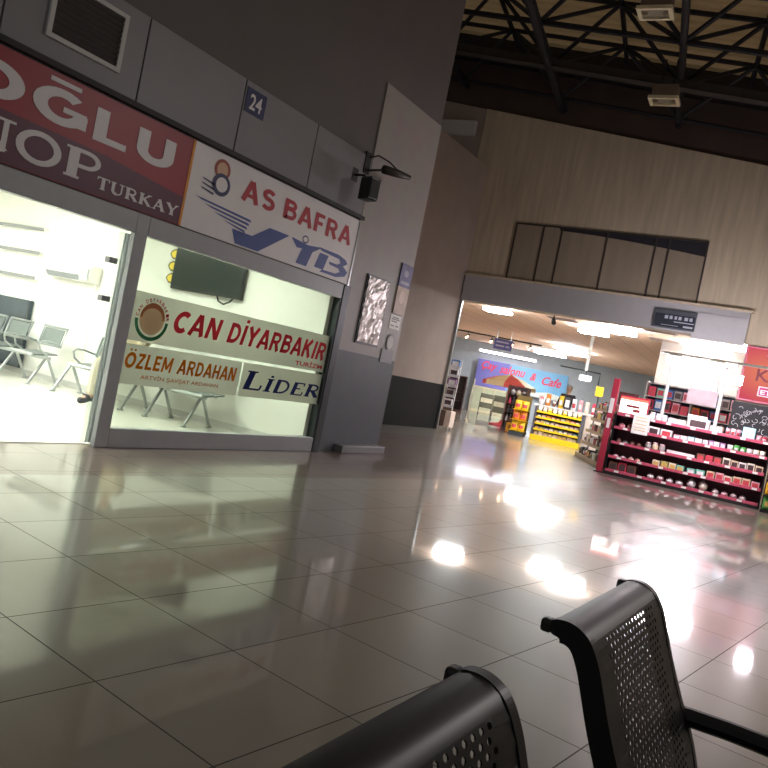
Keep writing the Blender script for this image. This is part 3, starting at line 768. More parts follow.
m = MB(off=(*of, 0)); m.flat(arc(5.04, 1.21, .15, .15, 0, 180, 20) + arc(5.04, 1.21, .12, .1, 180, 0, 20), .0024)
for k, ch in enumerate('CAN DİYARBAKIR'): pass
m.build('emblem_arch', M_FILMTXT['brown'], o)
me_all = MB()
chars = [c for c in 'CAN DİYARBAKIR']
for k, ch in enumerate(chars):
    if ch == ' ': continue
    a = math.radians(172 - 164 * k / (len(chars) - 1))
    me = text_shape(ch, -.014, -.018, .014, .018, .02)
    Rm = Matrix.Rotation(a - PI / 2, 3, 'Z')
    for v in me.vertices: v.co = Rm @ v.co + Vector((5.04 + .183 * math.cos(a) - of[0], 1.205 + .183 * math.sin(a) - of[1], 0))
    me_all.bm.from_mesh(me)
q = me_all
me = bpy.data.meshes.new('emblem_lettering'); q.bm.to_mesh(me); q.bm.free(); me.materials.clear(); me.materials.append(M_FILMTXT['red'])
link('emblem_lettering', me, o, (0, 0, .0026))
o, of = film('pale film strip with orange ÖZLEM ARDAHAN lettering on the lower glass', 4.775, .585, 6.37, .955)
serif_word('ÖZLEM', (4.82, .735, 5.4, .88), M_FILMTXT['orange'], o, .0022, of, font=SANS, lean=.15)
serif_word('ARDAHAN', (5.46, .735, 6.31, .88), M_FILMTXT['orange'], o, .0022, of, font=SANS, lean=.15)
word('ARTVİN ŞAVŞAT ARDAHAN', (5.03, .635, 6.07, .695), M_FILMTXT['soft'], o, .0022, of, bold=.01)
o, of = film('pale film strip with navy serif LİDER lettering on the lower glass', 6.4, .585, 7.87, .955)
serif_word('LİDER', (6.45, .665, 7.83, .875), M_FILMTXT['navy'], o, .0022, of, scale_first=1.35, lean=.2)

# ================================================================== PEOPLE
def skin(name, joints, bones, root, mats, parent=None, sub=2):
    names = list(joints)
    me = bpy.data.meshes.new(name)
    me.from_pydata([joints[k][0] for k in names], [(names.index(a), names.index(b)) for a, b in bones], [])
    o = bpy.data.objects.new(name, me); COL.objects.link(o)
    o.modifiers.new('skin', 'SKIN')
    for k, sv in zip(names, me.skin_vertices[0].data):
        sv.radius = (joints[k][1],) * 2 if not isinstance(joints[k][1], tuple) else joints[k][1]
        sv.use_root = (k == root)
    s = o.modifiers.new('sub', 'SUBSURF'); s.levels = sub; s.render_levels = sub
    bpy.context.view_layer.update()
    m2 = bpy.data.meshes.new_from_object(o.evaluated_get(bpy.context.evaluated_depsgraph_get()))
    bpy.data.objects.remove(o)
    m2.materials.clear(); m2.materials.append(mats)
    for p in m2.polygons: p.use_smooth = True
    return link(name, m2, parent)

def person(label, loc, rz, seated, jacket, trousers, hairc, shoe):
    root = thing('person', label, 'person', loc, (0, 0, rz))
    skinm = mat('skin_tone', 'c49a80', .55, var=.04)
    if seated:
        z0 = .585
        J = dict(pel=((0, -.02, z0), .12), wst=((0, -.01, z0 + .16), .115), chs=((0, .0, z0 + .4), .13), nkb=((0, .01, z0 + .55), .06), nck=((0, .0, z0 + .61), .052))
        for sx, n in ((-1, 'l'), (1, 'r')):
            J.update({'hip' + n: ((sx * .1, -.03, z0 - .02), .09), 'kne' + n: ((sx * .13, -.45, z0 - .03), .062), 'ank' + n: ((sx * .13, -.47, .1), .042), 'toe' + n: ((sx * .14, -.63, .045), .036),
                      'sho' + n: ((sx * .17, .02, z0 + .48), .058), 'elb' + n: ((sx * .165, -.1, z0 + .22), .042), 'wri' + n: ((sx * .13, -.28, z0 + .15), .031), 'pal' + n: ((sx * .11, -.36, z0 + .12), .034)})
    else:
        J = dict(pel=((0, 0, .96), .13), wst=((0, 0, 1.12), .125), chs=((0, 0, 1.34), .145), nkb=((0, .0, 1.51), .06), nck=((0, -.01, 1.57), .052))
        for sx, n in ((-1, 'l'), (1, 'r')):
            J.update({'hip' + n: ((sx * .09, 0, .92), .095), 'kne' + n: ((sx * .1, -.02, .5), .062), 'ank' + n: ((sx * .1, .02, .1), .042), 'toe' + n: ((sx * .12, -.14, .04), .036),
                      'sho' + n: ((sx * .19, 0, 1.46), .062), 'elb' + n: ((sx * .26, .02, 1.18), .045), 'wri' + n: ((sx * .22, -.16, 1.02), .031), 'pal' + n: ((sx * .2, -.23, 1.0), .034)})
    top = J['nck'][0]
    J['jaw'] = ((0, top[1] - .015, top[2] + .06), (.06, .07)); J['fac'] = ((0, top[1] - .015, top[2] + .13), (.078, .092)); J['crn'] = ((0, top[1] - .005, top[2] + .2), (.07, .085))
    B = [('pel', 'wst'), ('wst', 'chs'), ('chs', 'nkb'), ('nkb', 'nck'), ('nck', 'jaw'), ('jaw', 'fac'), ('fac', 'crn')]
    for n in 'lr': B += [('pel', 'hip' + n), ('hip' + n, 'kne' + n), ('kne' + n, 'ank' + n), ('ank' + n, 'toe' + n), ('chs', 'sho' + n), ('sho' + n, 'elb' + n), ('elb' + n, 'wri' + n), ('wri' + n, 'pal' + n)]
    for sx, n in ((-1, 'l'), (1, 'r')):
        p = Vector(J['pal' + n][0]); d = (p - Vector(J['wri' + n][0])).normalized(); side = Vector((1, 0, 0))
        for k, (off, ln) in enumerate(((-.027, .06), (-.009, .075), (.009, .07), (.027, .055))):
            a = p + side * off + d * .03; b = p + side * off * 1.1 + d * (.03 + ln * .55) + Vector((0, 0, -.012)); c = b + d * ln * .4 + Vector((0, 0, -.025))
            for q, (nm, P, r) in enumerate((('a', a, .011), ('b', b, .009), ('c', c, .0075))): J[f'f{n}{k}{nm}'] = (tuple(P), r)
            B += [('pal' + n, f'f{n}{k}a'), (f'f{n}{k}a', f'f{n}{k}b'), (f'f{n}{k}b', f'f{n}{k}c')]
        a = p - side * sx * .035; b = a - side * sx * .02 + d * .035
        J['t%sa' % n] = (tuple(a), .012); J['t%sb' % n] = (tuple(b), .009); B += [('pal' + n, 't%sa' % n), ('t%sa' % n, 't%sb' % n)]
    skin('body', J, B, 'pel', skinm, root)
    def sub_(keys, grow): return {k: (J[k][0], J[k][1] + grow if not isinstance(J[k][1], tuple) else J[k][1]) for k in keys}
    K = ['pel', 'wst', 'chs', 'nkb', 'shol', 'elbl', 'wril', 'shor', 'elbr', 'wrir']
    skin('jacket', sub_(K, .02), [b for b in B if b[0] in K and b[1] in K], 'pel', jacket, root)
    K = ['pel', 'hipl', 'knel', 'ankl', 'hipr', 'kner', 'ankr']
    Jt = sub_(K, .018); skin('trousers', Jt, [b for b in B if b[0] in K and b[1] in K], 'pel', trousers, root)
    for n in 'lr':
        a, b = Vector(J['ank' + n][0]), Vector(J['toe' + n][0])
        Js = dict(h=((a.x, a.y + .04, .05), .045), a=(tuple(a + Vector((0, 0, .03))), .062), m=((a.x, (a.y + b.y) / 2, .05), .05), t=((b.x, b.y - .02, .042), .042))
        skin('shoe', Js, [('a', 'h'), ('a', 'm'), ('m', 't')], 'a', shoe, root, 1)
    c = Vector(J['fac'][0])
    m = MB(); n = 12
    prof = [(.001, .125), (.05, .112), (.08, .08), (.092, .035), (.09, -.01)]
    for i in range(len(prof) - 1):
        for k in range(n):
            a0, a1 = PI * (-.12) + k * PI * 1.24 / n, PI * (-.12) + (k + 1) * PI * 1.24 / n
            m.face([(c.x + prof[i][0] * math.cos(a0), c.y + .01 + prof[i][0] * 1.1 * math.sin(a0), c.z + prof[i][1]), (c.x + prof[i][0] * math.cos(a1), c.y + .01 + prof[i][0] * 1.1 * math.sin(a1), c.z + prof[i][1]),
                    (c.x + prof[i + 1][0] * math.cos(a1), c.y + .01 + prof[i + 1][0] * 1.1 * math.sin(a1), c.z + prof[i + 1][1]), (c.x + prof[i + 1][0] * math.cos(a0), c.y + .01 + prof[i + 1][0] * 1.1 * math.sin(a0), c.z + prof[i + 1][1])])
    m.build('hair', hairc, root, smooth=True)
    m = MB(); m.prism([(-.012, -.02), (.012, -.02), (.005, .03), (-.005, .03)], lambda x, z: (c.x + x, c.y - .085, c.z + z), lambda x, z: (c.x + x * .6, c.y - .112 + (z + .02) * .4, c.z + z - .006)); m.build('nose', skinm, root)
    for sx in (-1, 1):
        m = MB(); m.lathe([(.002, -.009), (.012, -.004), (.012, .004), (.002, .009)], (c.x + sx * .03, c.y - .083, c.z + .025), 8); m.build('eye', nearblack, root)
        m = MB(); m.lathe([(.004, -.03), (.014, -.015), (.016, .01), (.006, .03)], (c.x + sx * .082, c.y + .01, c.z), 8); m.build('ear', skinm, root)
    m = MB(); m.b2((c.x - .024, c.y - .089, c.z - .055), (c.x + .024, c.y - .08, c.z - .045), bev=.003); m.build('mouth', mat('lip_tone', '8f5248', .5), root)
    return root

# ================================================================== INSIDE THE TICKET OFFICE
greymesh = mat('grey_perforated_steel', '6c7372', .45, metal=.3, var=.1, scale=40)
def office_bench(x, seats, legs, label):
    o = thing('steel_bench', label, 'bench', (x, wy(x) - .56, .006), (0, 0, A5))
    m = MB(); m.b2((min(legs) - .06, .0, .36), (max(legs) + .06, .05, .41), bev=.006); m.build('beam', steel, o)
    for lx in legs:
        m = MB(); m.tube([(lx, .0, .37), (lx, -.22, .012)], .02); m.tube([(lx, .05, .37), (lx, .27, .012)], .02)
        m.b2((lx - .02, -.26, 0), (lx + .02, -.18, .016)); m.b2((lx - .02, .22, 0), (lx + .02, .3, .016)); m.build('leg', steel, o)
    for sx in seats:
        tilt = Matrix.Rotation(-.25, 3, 'X')
        m = MB(); m.box((sx, .24, .68), (.4, .012, .25), rot=tilt, bev=.004); k = m.build('backrest', greymesh, o)
        m = MB(); pts = []
        for (a, b) in ((-.235, -.12), (-.235, .15), (.235, .15), (.235, -.12)):
            v = tilt @ Vector((a, 0, b)); pts.append((sx + v.x, .24 + v.y, .68 + v.z))
        m.tube([pts[0], pts[1], pts[2], pts[3], pts[0]], .02); m.build('backrest_frame', steel, o)
        m = MB(); m.box((sx, -.02, .43), (.47, .42, .02), rot=Matrix.Rotation(.08, 3, 'X'), bev=.008); m.build('seat', greymesh, o)
        m = MB(); m.tube([(sx - .235, -.23, .42), (sx + .235, -.23, .42)], .022); m.build('seat_edge', steel, o)
        for s_ in (-1, 1):
            ax = sx + s_ * .25
            m = MB(); m.tube([(ax, .2, .58), (ax, .0, .62), (ax, -.12, .62), (ax, -.17, .58), (ax, -.14, .5), (ax, .0, .42)], .014); m.build('armrest', steel, o)
    return o
office_bench(-10.5, (-.62, -.06, .66), (-.9, .23, .88), 'grey steel waiting bench in front of the low dark panel')
office_bench(-8.38, (-.3, .32), (-.75, .5), 'grey steel waiting bench behind the door post where a person sits')
office_bench(-7.14, (-.28, .28), (-.33, .3), 'grey steel waiting bench behind the right half of the glass')
person('person seated by the door post in pale trousers and dark shoes', (-8.06, wy(-8.06) - .54, .006), A5, True, mat('beige_knit', 'b8a890', .8), mat('beige_trousers', 'cfc2ae', .8), mat('dark_hair', '2a2220', .7), mat('charcoal_shoe', '34363c', .5))

o = thing('dark_panel', 'low dark glossy panel against the office wall behind the steel chairs', 'panel', (-11.25, wy(-11.25) - .06, .1), (0, 0, A5))
m = MB(); m.b2((-.6, -.02, 0), (.5, .04, 1.03), bev=.006); m.build('panel', mat('dark_blue_glass', '3d4750', .15, var=.15), o)
m = MB(); m.b2((.47, -.03, 0), (.5, -.015, 1.03)); m.build('edge_trim', darkalum, o)
for z, w_ in ((2.2, 'highest'), (1.84, 'middle'), (1.46, 'lowest')):
    o = thing('wall_shelf', f'{w_} of three white wall shelves with a grey edge', 'shelf', (-11.55, wy(-11.55) - .02, z), (0, 0, A5), 'white wall shelves')
    m = MB(); m.b2((-.9, -.07, .0), (.8, .0, .03)); m.build('board', white, o)
    m = MB(); m.b2((-.9, -.08, -.01), (.8, -.07, .04)); m.build('edge_strip', clad, o)
o = thing('air_conditioner', 'white split air conditioner high on the office wall', 'air conditioner', (-9.98, wy(-9.98) - .01, 1.54), (0, 0, A5))
m = MB(); m.prism([(-.0, .0), (-.16, .03), (-.21, .1), (-.2, .2), (-.14, .25), (0, .25)], lambda y, z: (-.47, y, z), lambda y, z: (.47, y, z)); m.build('housing', offwhite, o)
m = MB(); m.prism([(-.165, .02), (-.215, .09), (-.205, .1), (-.155, .03)], lambda y, z: (-.42, y, z), lambda y, z: (.24, y, z)); m.build('air_outlet', mat('outlet_grey', '8f9296', .5), o)  # plain grey strip along the air outlet
m = MB(); m.b2((.28, -.225, .02), (.45, -.2, .2), bev=.02); m.build('display_cover', mat('pale_grey_plastic', 'b4b8ba', .4), o)
m = MB(); m.tube([(.44, -.05, .0), (.44, -.02, -.5), (.43, -.02, -1.2)], .012); m.build('pipe', offwhite, o)
o = thing('television', 'large dark wall television with three yellow leaf lights, seen through the glass', 'television', (-7.55, wy(-7.55) - .05, 1.68), (0, 0, A5))
m = MB(); m.b2((-.6, -.03, 0), (.6, .03, .74), bev=.01); m.build('housing', black, o)
m = MB(); m.b2((-.58, -.034, .03), (.58, -.029, .72)); m.build('screen', screen, o)
for k in range(4):
    z = .06 + k * .165
    lf = [(-.6, z), (-.66, z + .01), (-.7, z + .05), (-.715, z + .075), (-.69, z + .12), (-.64, z + .145), (-.6, z + .15)]
    m = MB(); m.prism(lf, lambda x, zz: (x, .01, zz), lambda x, zz: (x, -.015, zz)); k1 = m.build('leaf_light', mat('olive_rim', '5c5a30', .5), o)
    cx, cz = -.64, z + .075
    m = MB(); m.prism([(cx + (a - cx) * .68, cz + (b - cz) * .68) for a, b in lf], lambda x, zz: (x, -.014, zz), lambda x, zz: (x, -.019, zz)); m.build('glow', E_LED, k1)
m = MB(); m.tube([(.2, 0, 0), (.24, -.01, -.06), (.34, -.02, -.09), (.42, -.01, -.05), (.46, 0, .0)], .012); m.build('cable', black, o)

# ================================================================== FOREGROUND BENCH
def catmull(P, n=6):
    out = []
    Q = [Vector((2 * P[0][0] - P[1][0], 2 * P[0][1] - P[1][1]))] + [Vector(p) for p in P] + [Vector((2 * P[-1][0] - P[-2][0], 2 * P[-1][1] - P[-2][1]))]
    for i in range(1, len(Q) - 2):
        for k in range(n):
            u = k / n
            out.append(.5 * ((2 * Q[i]) + (Q[i + 1] - Q[i - 1]) * u + (2 * Q[i - 1] - 5 * Q[i] + 4 * Q[i + 1] - Q[i + 2]) * u * u + (3 * Q[i] - Q[i - 1] - 3 * Q[i + 1] + Q[i + 2]) * u ** 3))
    out.append(Q[-2]); return out
PROF = catmull([(-.349, .846), (-.335, .856), (-.31, .856), (-.286, .842), (-.266, .81), (-.248, .765), (-.23, .72), (-.2, .655), (-.165, .585), (-.142, .52), (-.126, .46), (-.095, .425), (-.04, .413), (.1, .42), (.24, .436), (.29, .43), (.31, .405)])
LEN = [0]
for a, b in zip(PROF[:-1], PROF[1:]): LEN.append(LEN[-1] + (b - a).length)
def prof_at(l):
    l = max(0, min(LEN[-1] - 1e-6, l))
    for i in range(len(LEN) - 1):
        if LEN[i + 1] >= l:
            u = (l - LEN[i]) / max(1e-9, LEN[i + 1] - LEN[i]); p = PROF[i].lerp(PROF[i + 1], u); d = (PROF[i + 1] - PROF[i]).normalized(); return p, d
def near_len(x, z): return min(range(len(PROF)), key=lambda i: (PROF[i] - Vector((x, z))).length)
L_A = LEN[near_len(-.284, .84)] ; L_B = LEN[near_len(-.15, .54)]; L_S0 = LEN[near_len(-.04, .413)]; L_S1 = LEN[near_len(.24, .436)]
def shell(y0, y1, l0, l1, holes, name, parent, off):
    m = MB(off=off)
    def P(l, y):
        p, d = prof_at(l); n = Vector((d.y, -d.x)); q = p - n * .004
        return (q.x, y, q.y)
    def plain(a, b, ya, yb, n=None):
        n = n or max(1, int((b - a) / .012))
        for k in range(n):
            m.face([P(a + (b - a) * k / n, ya), P(a + (b - a) * k / n, yb), P(a + (b - a) * (k + 1) / n, yb), P(a + (b - a) * (k + 1) / n, ya)])
    cur = l0
    cp, rpz = .0215, .0125
    ma = .045
    for (h0, h1) in holes:
        plain(cur, h0, y0, y1)
        nr = int((h1 - h0) / rpz); cols = int((y1 - y0 - 2 * ma) / cp)
        start = y0 + ((y1 - y0) - cols * cp) / 2
        for r in range(nr):
            a, b = h0 + r * rpz, h0 + (r + 1) * rpz
            sh = (cp / 2 if r % 2 else 0)
            c0 = start + sh; nc = cols - (1 if r % 2 else 0)
            plain(a, b, y0, c0, 1); plain(a, b, c0 + nc * cp, y1, 1)
            for c in range(nc):
                ya, yb = c0 + c * cp, c0 + (c + 1) * cp; ym, lm = (ya + yb) / 2, (a + b) / 2
                outer = [(a, ya), (a, ym), (a, yb), (lm, yb), (b, yb), (b, ym), (b, ya), (lm, ya)]
                inner = [(lm + .0042 * math.cos(th), ym + .0056 * math.sin(th)) for th in [math.radians(v) for v in (225, 180, 135, 90, 45, 0, 315, 270)]]
                vo = [m.V(P(*q)) for q in outer]; vi = [m.V(P(*q)) for q in inner]
                for k in range(8): m.bm.faces.new((vo[k], vo[(k + 1) % 8], vi[(k + 1) % 8], vi[k])).material_index = 1
        cur = h0 + nr * rpz
    plain(cur, l1, y0, y1)
    bmesh.ops.remove_doubles(m.bm, verts=m.bm.verts[:], dist=1e-5)
    o = m.build(name, [blacksteel, blacksteel], parent, smooth=True)
    sd = o.modifiers.new('sheet', 'SOLIDIFY'); sd.thickness = .002; sd.offset = 0
    es = o.modifiers.new('crisp', 'EDGE_SPLIT'); es.split_angle = math.radians(30)
    return o
def side_rail(y, parent, off):
    m = MB(off=off); rings = []
    hw = .011
    for i, p in enumerate(PROF):
        d = (PROF[min(i + 1, len(PROF) - 1)] - PROF[max(i - 1, 0)]).normalized(); n = Vector((d.y, -d.x))
        a, b = p - n * .006, p + n * .03
        if i < 4: b = p + n * (.012 + .0045 * i)
        rings.append([m.V((a.x, y - hw, a.y)), m.V((a.x, y + hw, a.y)), m.V((b.x, y + hw, b.y)), m.V((b.x, y - hw, b.y))])
    for i in range(len(rings) - 1):
        for k in range(4): m.bm.faces.new((rings[i][k], rings[i][(k + 1) % 4], rings[i + 1][(k + 1) % 4], rings[i + 1][k]))
    m.bm.faces.new(rings[0][::-1]); m.bm.faces.new(rings[-1])
    o = m.build('side_rail', blacksteel, parent)
    bv = o.modifiers.new('edge', 'BEVEL'); bv.width = .003; bv.segments = 2
    m = MB(off=off); m.box((-.353, y, .846), (.02, .026, .022), bev=.006); m.build('end_cap', black, o)
    return o
off = (0, 1.06, 0)
o = thing('waiting_bench', 'black perforated steel waiting bench with two seats close to the viewer', 'bench', off)
shells = ((.405, .882), (1.227, 1.70))
for (y0, y1) in shells:
    shell(y0 + .01, y1 - .01, .012, LEN[near_len(-.135, .49)], [(L_A, L_B)], 'backrest', o, off)
    shell(y0 + .01, y1 - .01, LEN[near_len(-.135, .49)], LEN[-1] - .01, [(L_S0, L_S1)], 'seat', o, off)
    side_rail(y0, o, off); side_rail(y1, o, off)
m = MB(off=off); m.b2((.02, .3, .33), (.1, 1.82, .39), bev=.008); m.build('beam', blacksteel, o)
for y in (.55, 1.56):
    m = MB(off=off)
    m.tube([(.06, y, .34), (.06, y, .05)], .03, 10); m.tube([(.36, y, .03), (.06, y, .07), (-.26, y, .03)], .024, 10)
    for x in (.36, -.26): m.lathe([(.025, 0), (.03, .01), (.02, .03)], (x, y, 0), 10)
    m.build('leg', blacksteel, o)
for y0, y1 in shells:
    for y in (y0 + .05, y1 - .05):
        m = MB(off=off); m.b2((-.0, y - .015, .385), (.12, y + .015, .412)); m.build('seat_bracket', blacksteel, o)
for y in (1.735,):
    m = MB(off=off)
    m.tube([(-.19, y - .02, .625), (-.1, y, .622), (.2, y, .618), (.25, y, .59), (.24, y, .5), (.1, y, .4)], .019, 10); m.build('armrest', blacksteel, o)

# ================================================================== CONCOURSE: LAMPS AND SIGNS
def panel_lamp(x, y, label, sx=1.2, sy=.6, rz=A5):
    o = thing('ceiling_light', label, 'lamp', (x, y, 3.36), (0, 0, rz), 'concourse ceiling lights')
    m = MB()
    for hx in (-sx * .4, sx * .4): m.tube([(hx, 0, 0), (hx, 0, -.1)], .012, 6)
    m.b2((-sx * .45, -.04, -.02), (sx * .45, .04, 0)); m.build('hanger', offwhite, o)
    m = MB(); m.b2((-sx / 2, -sy / 2, -.17), (sx / 2, sy / 2, -.11), bev=.015); m.build('diffuser', E_PANEL, o)
panel_lamp(-8.35, 18.75, 'lit ceiling panel nearest the left jamb of the opening', .66, .5)
panel_lamp(-6.35, 20.7, 'lit ceiling panel under the middle of the grey fascia, left of a pair', .75, .5)
panel_lamp(-5.35, 19.6, 'lit ceiling panel under the middle of the grey fascia, right of a pair', .75, .45)
panel_lamp(-9.6, 28.3, 'lit ceiling panel deep in the concourse, nearer of two behind the fascia pair', .8, .5)
panel_lamp(-9.85, 30.4, 'lit ceiling panel deep in the concourse, farther of two behind the fascia pair', 1.0, .6)
panel_lamp(-11.9, 33.2, 'lit ceiling panel above the right part of the blue café banner', 1.3, .7)
panel_lamp(-3.6, 21.0, 'lit ceiling panel behind the kiosk lamps', .9, .5)
panel_lamp(-2.7, 19.4, 'lit ceiling panel between the kiosk lamps and the red sign', .7, .5)
panel_lamp(-15.5, 24.5, 'lit ceiling panel out of sight behind the left jamb', 1.2, .6)
panel_lamp(-6.0, 25.5, 'lit ceiling panel out of sight behind the snack racks', 1.2, .6) if 0 else None
# air grilles in the concourse ceiling
for (x, y, w_) in ((-6.9, 19.7, 'left'), (-4.35, 19.3, 'right'), (-4.6, 21.2, 'rear')):
    o = thing('ceiling_grille', f'dark slotted ceiling grille, {w_}most beside the fascia lamps' if w_ != 'rear' else 'small dark ceiling grille farther in, above the red rack', 'vent', (x, y, 3.358), (0, 0, A5))
    m = MB(); m.b2((-.4, -.3, -.012), (.4, .3, 0)); m.build('frame', mat('salmon_grille', 'b89c8e', .6), o)
    for k in range(4):
        m = MB(); m.b2((-.36, -.26 + k * .145, -.02), (.36, -.19 + k * .145, -.011)); m.build('slot', mat('brown_slot', '7a665c', .6), o)
# track lights
o = thing('track_light_rail', 'dark ceiling track with a row of small spotlights left of the hanging blue sign', 'track lighting', (-12.6, 28.6, 3.3))
a, b = Vector((-2.6, -.5, .0)), Vector((1.5, 1.2, 0))
m = MB(); m.tube([a, b], .03, 6); m.build('rail', nearblack, o)
for k, u in enumerate((.12, .33, .55, .74, .9)):
    p = a.lerp(b, u)
    m = MB(); m.tube([p, p + Vector((0, 0, -.12))], .015, 6); m.tube([p + Vector((.0, .1, -.12)), p + Vector((.05, -.16, -.22))], [.05, .075], 10); s_ = m.build('spotlight', black, o)
    m = MB(); m.lathe([(.06, -.005), (.06, .005)], (0, 0, 0), 10); m.build('lens', E_SPOT, s_, loc=p + Vector((.055, -.172, -.226)), rot=(math.radians(65), 0, math.radians(-15)))
for (u, z, label) in ((-1.0, 3.2, 'small ceiling spotlight hanging just behind the fascia edge'),):
    o = thing('spotlight', label, 'spotlight', fw(1.85, 1.6, 3.2))
    m = MB(); m.tube([(0, 0, .16), (0, 0, 0)], .02, 6); m.tube([(0, 0, 0), (.06, -.1, -.1)], [.05, .06], 10); m.build('head', nearblack, o)
# hanging blue sign
def cthing(name, label, cat, u, d, z): return thing(name, label, cat, cw(u, d, z), (0, 0, CROT))
bluesign = mat('blue_violet_sign', '4a4f9c', .4, var=.06)
o = thing('hanging_sign', 'small blue hanging sign above the white tube light', 'sign', cw(3.9, -10, 2.65), (0, 0, CROT))
m = MB(); m.b2((-.33, -.03, 0), (.33, .03, .38), bev=.008); m.build('panel', bluesign, o)
m = MB()
for z, x0, x1 in ((.27, -.26, .2), (.13, -.26, .05), (.13, .1, .24)): m.b2((x0, -.034, z - .03), (x1, -.03, z + .03))
m.build('pale_lines', mat('pale_blue_print', 'b0b2d8', .5), o)
m = MB(); m.tube([(-.25, 0, .38), (-.25, 0, .7)], .01, 6); m.tube([(.25, 0, .38), (.25, 0, .7)], .01, 6); m.build('hanger', steel, o)
# café banner
o = cthing('cafe_banner', 'blue café banner with red Çay salonu & Cafe lettering', 'banner', 4.25, -.25, 1.25)
bw = 4.42
m = MB(); m.b2((0, -.04, 0), (bw, .04, 1.3)); m.build('panel', mat('sky_blue_banner', '6ea6cf', .5, var=.12, scale=1), o)
m = MB(); m.b2((0, -.045, .0), (1.55, -.04, 1.3)); m.build('violet_end', mat('violet_banner', '6a68b4', .5, var=.1, scale=1), o)
m = MB(); m.flat([(2.3, 0), (bw, 0), (bw, .22), (3.6, .32), (2.9, .2)], .0); q = m.build('pale_wave', mat('pale_wave', 'd2d8d0', .5), o, rot=(PI / 2, 0, 0), loc=(0, -.047, 0))
for bdy, x0, x1, y0, y1 in (('Çay', .2, .95, .76, 1.24), ('salonu', 1.1, 2.35, .8, 1.22), ('&', 2.6, 2.9, .74, 1.1), ('Cafe', 3.2, 4.15, .64, 1.06)):
    me = text_shape(bdy, x0, y0, x1, y1, .02, .3); me.materials.clear(); me.materials.append(mat('banner_red', 'd8304a', .5)); link('lettering', me, o, (0, -.05, 0), (PI / 2, 0, 0))
o = cthing('tube_light', 'long white tube light above the blue café banner', 'lamp', 5.55, -.6, 2.88)
m = MB(); m.b2((-1.4, .02, .02), (1.4, .1, .12)); m.build('batten', white, o)
m = MB(); m.tube([(-1.36, 0, .05), (1.36, 0, .05)], .05, 10); m.build('tube', E_TUBE, o)
# pendant lamp, yellow sign
o = thing('pendant_lamp', 'white pendant lamp on a dark bar right of the café banner', 'lamp', cw(5.9, -14.5, 2.0), (0, 0, CROT))
m = MB(); m.b2((-.16, -.1, 0), (.16, .1, .16), bev=.02); m.build('shade', emit_mat('pendant_glow', 'ffffff', 2.5), o)
m = MB(); m.tube([(0, 0, .16), (0, 0, .3)], .015, 6); m.tube([(-.8, 0, .3), (.42, 0, .3), (.42, 0, -.05)], .025, 6); m.build('bar', darkalum, o)
m = MB(); m.tube([(-.02, 0, .3), (-.02, 0, 1.36)], .05, 8); m.build('column', white, o)
o = thing('yellow_sign', 'plain yellow sign panel above the snack rack', 'sign', cw(5.72, -17, 1.57), (0, 0, CROT))
m = MB(); m.b2((-.1, -.02, 0), (.1, .02, .26), bev=.005); m.build('panel', mat('sign_yellow', 'f0b818', .5), o)
m = MB(); m.tube([(0, 0, 0), (0, 0, -1.57)], .018, 8); m.lathe([(.14, -1.57), (.14, -1.55), (.02, -1.53)], n=14); m.build('post', darkalum, o)
# cream glazed doors and dark display case at the back
d2 = link('door_2', None, None, cw(4.2, -.3, 0), (0, 0, CROT)); struct(d2)
m = MB()
for x in (0, .55, 1.1, 1.65, 2.2): m.b2((x, -.04, 0), (x + .06, .04, 1.2))
m.b2((0, -.04, 1.16), (2.26, .04, 1.24)); m.b2((0, -.04, 0), (2.26, .04, .12)); m.build('door_frame', mat('cream_door', 'cfc8a6', .5), d2)
m = MB(); m.b2((.03, -.01, .1), (2.23, .01, 1.18)); m.build('door_pane', mat('pale_green_glass', 'b9bfa4', .15), d2)
for (u, dd, z1, label) in ((5.05, -2.5, .95, 'dark framed board standing before the cream doors, left of two'), (5.75, -6.5, 1.0, 'dark framed board standing before the cream doors, right of two')):
    o = thing('notice_board', label, 'board', cw(u * (38 + dd) / 38, dd, 0), (0, 0, CROT))
    m = MB(); m.b2((-.3, -.02, .3), (.3, .02, z1)); m.build('panel', mat('olive_board', '5a5a4a', .6, var=.2), o)
    m = MB(); m.b2((-.27, -.024, .55), (.27, -.019, .75)); m.build('paper', mat('cream_paper', 'c8c4a8', .6), o)
    m = MB(); m.b2((-.3, -.2, 0), (-.27, .2, .03)); m.b2((.27, -.2, 0), (.3, .2, .03)); m.b2((-.3, -.02, 0), (-.27, .02, .35)); m.b2((.27, -.02, 0), (.3, .02, .35)); m.build('stand', darkalum, o)
o = cthing('display_cabinet', 'dark brown display cabinet behind the leaflet rack', 'cabinet', 3.35, -6, 0)
o.location = cw(2.75, -6, 0)
m = MB(); m.b2((-.55, -.25, 0), (.55, .25, .1)); m.b2((-.55, .2, .1), (.55, .25, 1.5)); m.b2((-.55, -.25, .1), (-.5, .2, 1.5)); m.b2((.5, -.25, .1), (.55, .2, 1.5)); m.b2((-.55, -.25, 1.45), (.55, .25, 1.5)); m.build('carcass', brownm, o)
for z in (.45, .8, 1.12):
    m = MB(); m.b2((-.5, -.22, z), (.5, .2, z + .02)); m.build('shelf', brownm, o)

